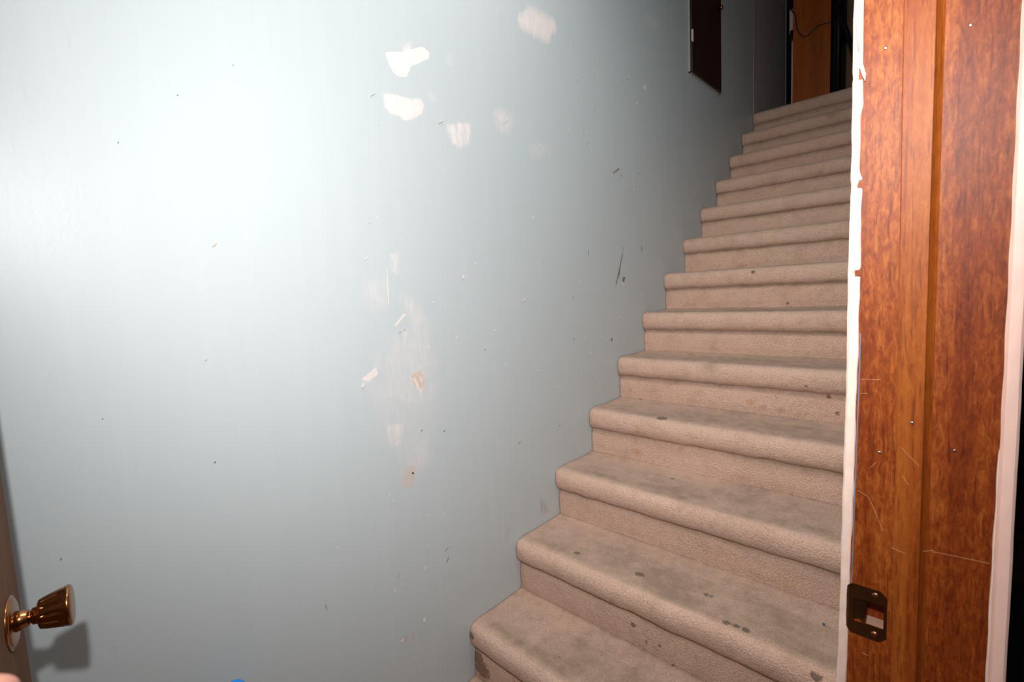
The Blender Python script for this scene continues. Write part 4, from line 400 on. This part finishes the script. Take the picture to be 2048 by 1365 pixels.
# white chipped plaster edge: x .934 -> wood, wavy
def strip(name, xa, xb, ya, yb, mat, z0=0., z1=FZ, dz=.006, amp=.0006, chips=()):
    V = []; F = []; k = 0; z = z0; nc = 7
    while z <= z1+1e-6:
        a, b = xa(z), xb(z)
        for q in range(nc):
            f_ = q/(nc-1); rnd_ = 1-abs(2*f_-1)**6
            x = a+(b-a)*f_; y = ya+(1-rnd_)*.0025+noise.noise(Vector((x*160, 2, z*45)))*amp*1.4+noise.noise(Vector((x*50, 7, z*14)))*amp*1.5
            for (cz, ch, cf, dp) in chips:
                if abs(z-cz) < ch and abs(f_-cf) < .3: y += dp
            V.append((x+(noise.noise(Vector((q*.1, 4, z*38)))*amp if q in (0, nc-1) else 0), y, z))
        V.append((b, yb, z)); V.append((a, yb, z))
        if k: 
            o0, o1 = (k-1)*(nc+2), k*(nc+2)
            for q in range(nc+2): F.append([o0+q, o0+(q+1) % (nc+2), o1+(q+1) % (nc+2), o1+q])
        k += 1; z += dz
    return mesh_obj(name, V, F, mat, smooth=False, props=ST)
def lerp(z, pts):
    for (za, a), (zb, b) in zip(pts, pts[1:]):
        if z <= zb: return a+(b-a)*max(0, (z-za))/(zb-za)
    return pts[-1][1]
wl = [(.0, .9290), (.813, .9309), (.96, .9329), (1.2, .9344), (1.37, .935), (1.6, .9351), (2.1, .9352)]
wr = [(.0, .9405), (.813, .9414), (.96, .9436), (1.2, .9465), (1.37, .9470), (1.405, .9472), (1.412, .9440), (1.47, .9434), (1.482, .9455), (1.6, .9446), (2.1, .9446)]
strip('trim_1', lambda z: lerp(z, wl)+.0003*math.sin(z*23), lambda z: lerp(z, wr)+.0003*math.sin(z*31), YJ-.0012, YJ+.03, M_white, amp=.0006,
      chips=((1.515, .003, .15, .004), (1.516, .004, .85, .004), (1.395, .004, .1, .004), (1.40, .003, .8, .003), (1.30, .003, .7, .003)))
# loose curl of torn drywall paper with the crack behind it
tp = MB()
tp.tube([(.9372, YJ-.0035, 1.575), (.9383, YJ-.0042, 1.556), (.9400, YJ-.0048, 1.540), (.9425, YJ-.0052, 1.528), (.9442, YJ-.005, 1.516)], [.0002, .0003, .0004, .0004, .0002], 6, 1)
tp.add([(.9385, YJ-.0042, 1.535), (.9412, YJ-.0060, 1.534), (.9442, YJ-.0066, 1.524), (.9475, YJ-.0062, 1.510), (.9470, YJ-.0050, 1.503), (.9445, YJ-.0052, 1.510), (.9415, YJ-.0045, 1.520)],
       [[0, 1, 2, 6], [6, 2, 5], [2, 3, 4, 5]], 0)
for k_ in range(9):
    x_ = .9465+.0014*(k_ % 5)+random.uniform(-.0006, .0006); z_ = 1.4985+.0016*(k_ % 3)+random.uniform(-.001, .001)
    tp.lathe([(0, .0004), (.0006, .0002)], (x_, YJ-.0003, z_), (0, -1, 0), 5, 1)
tp.build('trim_1', [M_white, M_slat], **ST)
# blue paint line between plaster and wood
strip('trim_1', lambda z: lerp(z, wr)-.0002, lambda z: lerp(z, wr)+.0013, YJ-.0008, YJ+.01, M_blue, .935, 1.235, amp=.0004)
# jamb board with a real mortise behind the strike plate
XJ0, XJ1 = .9408, W1
hx0, hx1, hz0, hz1 = .9580, .9745, .8965, .9245
jb = MB(); XM0 = .9446
def slab_hole(mb, x0, x1, z0, z1, y, yb, xs, zs, hole, depth, mi=0, pmi=0):
    xs = sorted({x0, x1, *xs}); zs = sorted({z0, z1, *zs})
    for a, b in zip(xs, xs[1:]):
        for c, d in zip(zs, zs[1:]):
            if hole[0] <= a < hole[1] and hole[2] <= c < hole[3]: continue
            mb.add([(a, y, c), (b, y, c), (b, y, d), (a, y, d)], [[0, 1, 2, 3]], mi)
    a, b, c, d = hole
    mb.add([(a, y, c), (b, y, c), (b, y, d), (a, y, d), (a, y+depth, c), (b, y+depth, c), (b, y+depth, d), (a, y+depth, d)],
           [[0, 4, 5, 1]], pmi)
    mb.add([(a, y, c), (b, y, c), (b, y, d), (a, y, d), (a, y+depth, c), (b, y+depth, c), (b, y+depth, d), (a, y+depth, d)],
           [[1, 5, 6, 2], [2, 6, 7, 3], [3, 7, 4, 0], [4, 7, 6, 5]], mi)
    mb.add([(x0, y, z0), (x1, y, z0), (x1, y, z1), (x0, y, z1), (x0, yb, z0), (x1, yb, z0), (x1, yb, z1), (x0, yb, z1)],
           [[0, 4, 5, 1], [1, 5, 6, 2], [2, 6, 7, 3], [3, 7, 4, 0], [4, 7, 6, 5]], mi)
slab_hole(jb, XJ0, XJ1, 0, FZ, YJ, YJ+.0195, (XM0, hx1), (hz0, hz1), (XM0, hx1, hz0, hz1), .0175, 0, 1)
M_mort = plain('lit_mortise_floor', (.50, .30, .22), .7, 0, .2)  # light falling on the pocket floor, painted in as a paler face
jamb = jb.build('trim_2', [M_jamb, M_mort], **ST)
MB().box((W0+.007, YH-.019, 0), (W1, YH, FZ)).build('trim_2', M_jamb, **ST)
MB().box((W0+.007, YH-.019, FZ), (W1, YJ+.0195, FZ+.02)).build('trim_2', M_jamb, **ST)
# stop moulding, proud of the jamb
SX0, SX1, SP = .9762, 1.0020, .0105
stp = MB()
def sprof(z):       # flat face, then a hollow slope down to the jamb on the room side
    l = .9773+min(.0065, (1.57-z)*.0094) if z < 1.57 else .9773
    r = 1.0020+min(.002, max(0, (1.57-z)*.003))
    return [(l, YJ+.001), (l, YJ-SP+.001), (l+.001, YJ-SP), (r, YJ-SP), (r+.0012, YJ-SP*.72), (r+.0028, YJ-SP*.42), (r+.0046, YJ-SP*.18), (r+.0066, YJ-.0004), (r+.0066, YJ+.001)]
zs_ = [0, .3, .6, .88, 1.0, 1.2, 1.4, 1.57, FZ]; n_ = 9
stp.add([(x, y, z) for z in zs_ for x, y in sprof(z)], [[i*n_+k, i*n_+(k+1) % n_, (i+1)*n_+(k+1) % n_, (i+1)*n_+k] for i in range(len(zs_)-1) for k in range(n_)])
so_ = stp.build('door_stop', M_stop, jamb)
MB().box((SX0, YH, 0), (SX1, YH+SP, FZ), 0, .0012).build('trim_2', M_stop, **ST)
# scratches and nail heads on the jamb
def nail(x, y, z, r=.0016): 
    q = MB(); q.lathe([(0, r), (.0004, r), (.0007, r*.6)], (x, y, z), (0, -1, 0), 12); q.build('nail', M_steel, jamb, True)
nail(.9629, YJ, 1.5322); nail(1.0266, YJ, 1.5293); nail(.9973-.003, YJ-SP, 1.1426); nail(.9668, YJ, 1.1022, .0019); nail(1.0277, YJ, 1.1163)
sc_ = MB()
for P in SCRATCH:
    yq = YJ-.00015
    sc_.tube([(x, yq-(SP if SX0 < x < SX1 else 0), z) for x, z in P], .00022, 4)
sc_.build('scratch', plain('pale_scratch', (.62, .33, .14), .6), jamb)
# strike plate
px0, px1, pz0, pz1 = .9362, .9775, .8805, .9412
sp_ = MB(); yt = YJ-.0016
xs = [px0, .9375, .9395, .9425, .9455, .9485, .9520, hx0, hx1, px1]; 
def ch(x):      # corner chamfers
    c = 0
    if x < px0+.009: c = .011*(1-(x-px0)/.009)**1.5
    if x > px1-.0065: c = max(c, .0065*(x-(px1-.0065))/.0065)
    return c
def ly(x):      # rounded lip curling back at the stair side
    return yt+(max(0, .9425-x)/.0063)**2*.0050
xx = sorted(set([round(px0+(px1-px0)*i/46, 5) for i in range(47)]+[hx0, hx1])); zc = [hz0, hz1]
V = []; F = []
rows = []
for x in xx:
    zt, zb = pz1-ch(x), pz0+ch(x); rows.append([(x, ly(x), z) for z in (zb, hz0, hz1, zt)])
for i in range(len(xx)-1):
    for q in range(3):
        if q == 1 and hx0 <= xx[i] < hx1: continue
        if q == 1 and .9445 <= xx[i] < hx0: continue
        sp_.add([rows[i][q], rows[i+1][q], rows[i+1][q+1], rows[i][q+1]], [[0, 1, 2, 3]])
# ramp pressed into the plate beside the hole
rx = [(.9445, 0.), (.9480, .0012), (.9530, .0026), (hx0, .0050)]
for (xa_, da), (xb_, db) in zip(rx, rx[1:]):
    sp_.add([(xa_, yt+da, hz0), (xb_, yt+db, hz0), (xb_, yt+db, hz1), (xa_, yt+da, hz1)], [[0, 1, 2, 3]])
    sp_.add([(xa_, yt, hz1), (xa_, yt+da, hz1), (xb_, yt+db, hz1), (xb_, yt, hz1)], [[0, 1, 2, 3]])
    sp_.add([(xa_, yt, hz0), (xb_, yt, hz0), (xb_, yt+db, hz0), (xa_, yt+da, hz0)], [[0, 1, 2, 3]])
spl = sp_.build('strike_plate', M_brassd, jamb)
md = spl.modifiers.new('w', 'WELD'); md.merge_threshold = .00005
md = spl.modifiers.new('s', 'SOLIDIFY'); md.thickness = .0011; md.offset = 0
for zq in (.9345, .8875):
    q = MB(); q.lathe([(-.001, .0034), (.0006, .0034), (.0016, .0022), (.0018, .0008)], (.9668, yt, zq), (0, -1, 0), 18)
    q.box((.9640, yt-.0020, zq-.0004), (.9696, yt-.0008, zq+.0004)); q.build('screw', M_brassd, spl)
# casing: its edge is what the camera sees
strip('trim_4', lambda z: W1+.0002, lambda z: W1+.0125+.0002*math.sin(z*40), YJ-.0010, YJ+.062, M_pink, 0, FZ+.07, .01, .0003)
strip('trim_4', lambda z: W1-(.0004 if z > 1.12 else .0012+.0012*min(1, (1.12-z)/.15))+.0003*math.sin(z*90), lambda z: W1+.0006, YJ-.0012, YJ+.004, M_white, 0, FZ, .005, .0005)
MB().box((W1, YH-.057, 0), (W1+.0125, YH+.004, FZ+.07)).build('trim_4', M_pink, **ST)
# ------------------------------------------------------------------ door leaf, hinged on the left, standing open into the stair foot
E_ = Vector((.126, -.8613, 0)); dx_ = Vector((.988, -.155, 0)).normalized(); nrm = Vector((.155, .988, 0)).normalized()
def dp(a, n_, z): return E_+dx_*a+nrm*n_+Vector((0, 0, z))
dv = [dp(a, n_, z) for z in (.012, 2.02) for a, n_ in ((0, 0), (.808, 0), (.808, -.035), (0, -.035))]
door = MB().add(dv, [[0, 3, 2, 1], [4, 5, 6, 7], [0, 1, 5, 4], [1, 2, 6, 5], [2, 3, 7, 6], [3, 0, 4, 7]]).build('door_1', M_doorw, **ST)
md = door.modifiers.new('b', 'BEVEL'); md.width = .0015; md.segments = 2
kc_ = dp(.057, 0, .9185)
def prt(name, pr_, mat=M_brass, mod=None, n=48, par=door):
    return MB().lathe(pr_, kc_, nrm, n, 0, mod).build(name, mat, par, True)
rs = prt('rose', [(-.001, .0325), (.0012, .0330), (.0018, .0318), (.0019, .0295), (.0030, .0290), (.0038, .0270), (.0044, .0235), (.0048, .0125), (.0048, .0)])
nk = prt('knob_neck', [(.004, .0128), (.010, .0116), (.0145, .0102), (.0165, .0094), (.0168, .0078), (.0188, .0078), (.0191, .0098), (.0235, .0106), (.0262, .0112), (.0264, .0)])
def flute(h, q):
    a = min(1, max(0, (h-.0275)/.004))*min(1, max(0, (.0485-h)/.004)); g = max(0, math.cos(q*12))**2.2
    return 1-.12*a*g
kn = prt('knob', [(.0245, .0), (.0247, .0150), (.0255, .0172)]+[(.026+.0255*i/18, .0178+.0072*(i/18)**.85) for i in range(19)]+[(.0530, .0256), (.0546, .0257), (.0560, .0248), (.0570, .0232), (.0575, .018), (.0579, .010), (.0580, 0)], mod=flute, n=144)
MB().box((-.0005, -.012, -.028), (.0015, .012, .028)).build('latch_plate', M_brassd, door).matrix_local = Matrix.Translation(dp(0, -.0175, .914)) @ Matrix(((dx_.x, nrm.x, 0, 0), (dx_.y, nrm.y, 0, 0), (0, 0, 1, 0), (0, 0, 0, 1)))
# ------------------------------------------------------------------ dark hatch door high on the wall
hat = empty('wall_hatch', (0, 1.79, 2.357), label='dark maroon cupboard hatch door set high in the blue grey wall', category='hatch')
HY0, HY1, HZ0, HZ1 = 1.603, 1.988, 2.357, 3.30
keep(MB().box((.002, HY0, HZ0), (.017, HY1, HZ1), 0, .0015).build('hatch_door', M_hatch), hat)
fr_ = MB(); fr_.box((.001, HY0-.007, HZ0-.006), (.008, HY0-.001, HZ1)); fr_.box((.001, HY1+.001, HZ0-.006), (.008, HY1+.008, HZ1)); fr_.box((.001, HY0-.007, HZ0-.006), (.008, HY1+.008, HZ0-.001))
keep(fr_.build('frame', M_hframe), hat)
hg = MB(); hg.box((.016, HY0-.008, 2.495), (.019, HY0+.008, 2.548), 0, .001); hg.tube([(.020, HY0, 2.493), (.020, HY0, 2.550)], .0035, 10)
keep(hg.build('hinge', plain('paint_flecked_hinge', (.55, .40, .36), .5, 0, .5, 160, .4)), hat)
lt = MB(); lt.lathe([(0, .006), (.010, .005), (.014, .010), (.022, .011), (.026, .006)], (.016, 1.945, 2.775), (1, 0, 0), 16); keep(lt.build('knob', M_brass, None, True), hat)
# ------------------------------------------------------------------ things on the upper landing
MB().box((.150, 2.8935, 2.391), (.360, 2.912, 4.45), 0, .002).build('wooden_board', M_board, label='orange brown wooden board standing upright on the top landing', category='board')
cd = MB()
cpt = CORD
cd.tube(cpt, .0030, 8); cd.build('hanging_cord', M_black, None, True, label='thin black cord drooping across the orange brown board', category='cord')
wp = MB(); wp.box((.098, 3.020, 2.985), (.152, 3.032, 3.140), 0, .003); wpo = wp.build('plastic_box', plain('off_white_plastic', (.62, .56, .55), .5), None, label='small off white plastic box hanging at the left edge of the wooden board', category='box')
MB().box((.125, 3.015, 3.055), (.150, 3.0205, 3.115), 0, .001).build('display', plain('grey_blue_display', (.16, .20, .28), .3), wpo)
MB().box((.118, 3.015, 2.998), (.150, 3.0205, 3.035), 0, .001).build('cover', plain('beige_cover', (.50, .42, .38), .5), wpo)
MB().box((.126, 2.960, 2.391), (.147, 2.985, 2.905), 0, .002).build('white_slat', plain('cream_painted_slat', (.60, .52, .46), .6), label='short cream painted slat standing behind the left edge of the board', category='slat')
bl_ = MB(); bl_.tube([(.120, 2.99, 2.985), (.132, 2.985, 2.95), (.125, 2.98, 2.92), (.138, 2.975, 2.90)], [.012, .016, .018, .010], 10); bl_.build('bunched_cloth', M_black, None, True, label='small black bundle hanging between the off white box and the slat', category='cloth')
def lean(name, a, b, rad, mat, **p): return MB().tube([a, b], rad, 14).build(name, mat, None, True, **p)
lean('leaning_pole', (.575, 2.70, 2.40), (.383, 2.90, 3.03), .013, M_black, label='thick black pole leaning at the right of the landing, nearest the door frame', category='pole')
lean('leaning_pole', (.375, 3.05, 2.391), (.372, 3.06, 4.3), .012, M_black, label='thin black pole standing upright right behind the wooden board', category='pole')
MB().box((.395, 3.20, 2.391), (.440, 3.22, 4.3), 0, .002).build('brown_plank', M_slat, label='dull brown plank standing upright between the black poles', category='plank')
pk = MB(); pk.add([(.50, 2.86, 2.391), (.535, 2.86, 2.391), (.535, 2.88, 2.391), (.50, 2.88, 2.391), (.395, 3.05, 3.5), (.43, 3.05, 3.5), (.43, 3.07, 3.5), (.395, 3.07, 3.5)],
       [[0, 3, 2, 1], [4, 5, 6, 7], [0, 1, 5, 4], [1, 2, 6, 5], [2, 3, 7, 6], [3, 0, 4, 7]]); pk.build('brown_plank', M_slat, label='dull brown plank leaning beside the thick black pole', category='plank')
MB().tube([(.405, 2.93, 2.98), (.398, 2.925, 2.90), (.410, 2.92, 2.84), (.420, 2.92, 2.86), (.412, 2.925, 2.93), (.43, 2.93, 3.0)], .0035, 8).build('cable_loop', M_black, None, True, label='loop of black cable hanging beside the leaning planks', category='cable')
# ------------------------------------------------------------------ room outside: cabinet and mat
cb = empty('floor_cabinet', (1.75, 3.95, 0), label='black cabinet standing on the tiled floor far beyond the doorway', category='cabinet')
keep(MB().box((1.10, 3.72, .03), (2.4, 4.3, 2.1), 0, .004).build('body', M_black), cb)
keep(MB().box((1.335, 3.70, .10), (1.9, 3.72, 1.9), 0, .003).build('door', M_dark), cb)
keep(MB().tube([(1.36, 3.68, .95), (1.36, 3.68, 1.05)], .006, 10).build('handle', M_steel, None, True), cb)
MB().box((1.09, .3, 0), (1.36, 1.95, .012), 0, .003).build('floor_mat', plain('dark_charcoal_mat', (.022, .02, .022), .85, 0, .5, 60, .5), label='dark charcoal mat lying on the tiled floor outside the doorway', category='mat')
# ------------------------------------------------------------------ mop handle with its blue cap, against the wall at the stair foot
mo = empty('mop', (.35, -.62, 0), label='mop handle with a bright blue domed cap leaning against the wall', category='mop')
tip = Vector((.050, -.6105, .5775)); base = Vector((.30, -.60, .10)); dr = (tip-base).normalized()
keep(MB().tube([base, tip-dr*.02], .012, 16).build('handle', M_steel, None, True), mo)
capm = plain('bright_blue_plastic', (.01, .27, .78), .35)
keep(MB().lathe([(0, .019), (.04, .0215), (.052, .0213), (.060, .0190), (.066, .0150), (.070, .0095), (.0715, .003), (.0716, 0)], tip-dr*.055, dr, 32).build('cap', capm, None, True), mo)
keep(MB().box((.24, -.72, .075), (.36, -.48, .105), 0, .006).build('mop_head', capm), mo)
ss = MB()
for i in range(60):
    a = random.uniform(-.115, .115); b_ = random.uniform(-.05, .05)
    ss.tube([(.30+b_, -.60+a, .08), (.30+b_*1.5, -.60+a*1.1, .04), (.30+b_*2.2, -.60+a*1.2, .006)], .005, 5)
keep(ss.build('strands', M_white), mo)
# ------------------------------------------------------------------ photographer's hand, one fingertip in the corner of the view
ts = NT('skin', .5); ts.b.inputs['Subsurface Weight'].default_value = .15; ts.b.inputs['Subsurface Radius'].default_value = (.01, .004, .002)
fsk = ts.noise((1, 1, 1), 40, 4); ts.col(ts.mix(fsk, (.36, .15, .10), (.45, .21, .15))); ts.bump(ts.noise((1, 1, 1), 300, 3), .15, .0006); M_skin = ts.m
TIP = Vector((0.7980, -0.8553, 1.1690))
def hand():
    V = []; Ed = []; Rr = []
    def v(p, r): V.append(tuple(p)); Rr.append(r); return len(V)-1
    wrist = v(TIP+Vector((.085, -.045, -.165)), .026); fore = v(TIP+Vector((.20, -.07, -.36)), .040); pa = v(TIP+Vector((.060, -.038, -.120)), .024)
    Ed.extend([(fore, wrist), (wrist, pa)])
    # knuckles spread along (x, y)
    side = Vector((.55, -.80, -.12)).normalized()
    kn_ = [TIP+Vector((.014, -.022, -.068))+side*s for s in (0, .021, .041, .060)]
    up_ = (TIP-kn_[0])
    for i, k0 in enumerate(kn_):
        a = v(k0, .0125); Ed.append((pa, a)); L = (1., 1.06, .97, .78)[i]; prev = a
        curl = Vector((-.35, .35, 0))
        for j, (f_, r_) in enumerate(((.40, .0092), (.72, .0086), (1.10, .0090))):
            p = k0+up_*f_*L+side*(i*.003*f_)+(Vector((0, 0, 0)) if i == 0 else Vector((-.010, -.004, -.014))*f_*i*.5); b = v(p, r_); Ed.append((prev, b)); prev = b
    t0 = v(TIP+Vector((.035, -.012, -.108)), .015); t1 = v(TIP+Vector((.004, -.002, -.085)), .0115); t2 = v(TIP+Vector((-.016, .000, -.062)), .0100); Ed.extend([(pa, t0), (t0, t1), (t1, t2)])
    me = D.meshes.new('person'); me.from_pydata(V, Ed, []); me.update(); me.materials.append(M_skin)
    o = D.objects.new('person', me); COL.objects.link(o)
    sk = o.modifiers.new('skin', 'SKIN'); sk.use_smooth_shade = True
    for d_, r_ in zip(me.skin_vertices[0].data, Rr): d_.radius = (r_*1.12, r_*1.12)
    me.skin_vertices[0].data[wrist].use_root = True
    sb = o.modifiers.new('sub', 'SUBSURF'); sb.levels = 2; sb.render_levels = 3
    o['label'] = "photographer's bare hand held up in the bottom left corner, fingertip showing"; o['category'] = 'person'
    sl = MB().tube([TIP+Vector((.185, -.068, -.335)), TIP+Vector((.215, -.072, -.40)), TIP+Vector((.30, -.09, -.58))], [.046, .050, .058], 20); sl.build('sleeve', M_black, o, True)
hand()
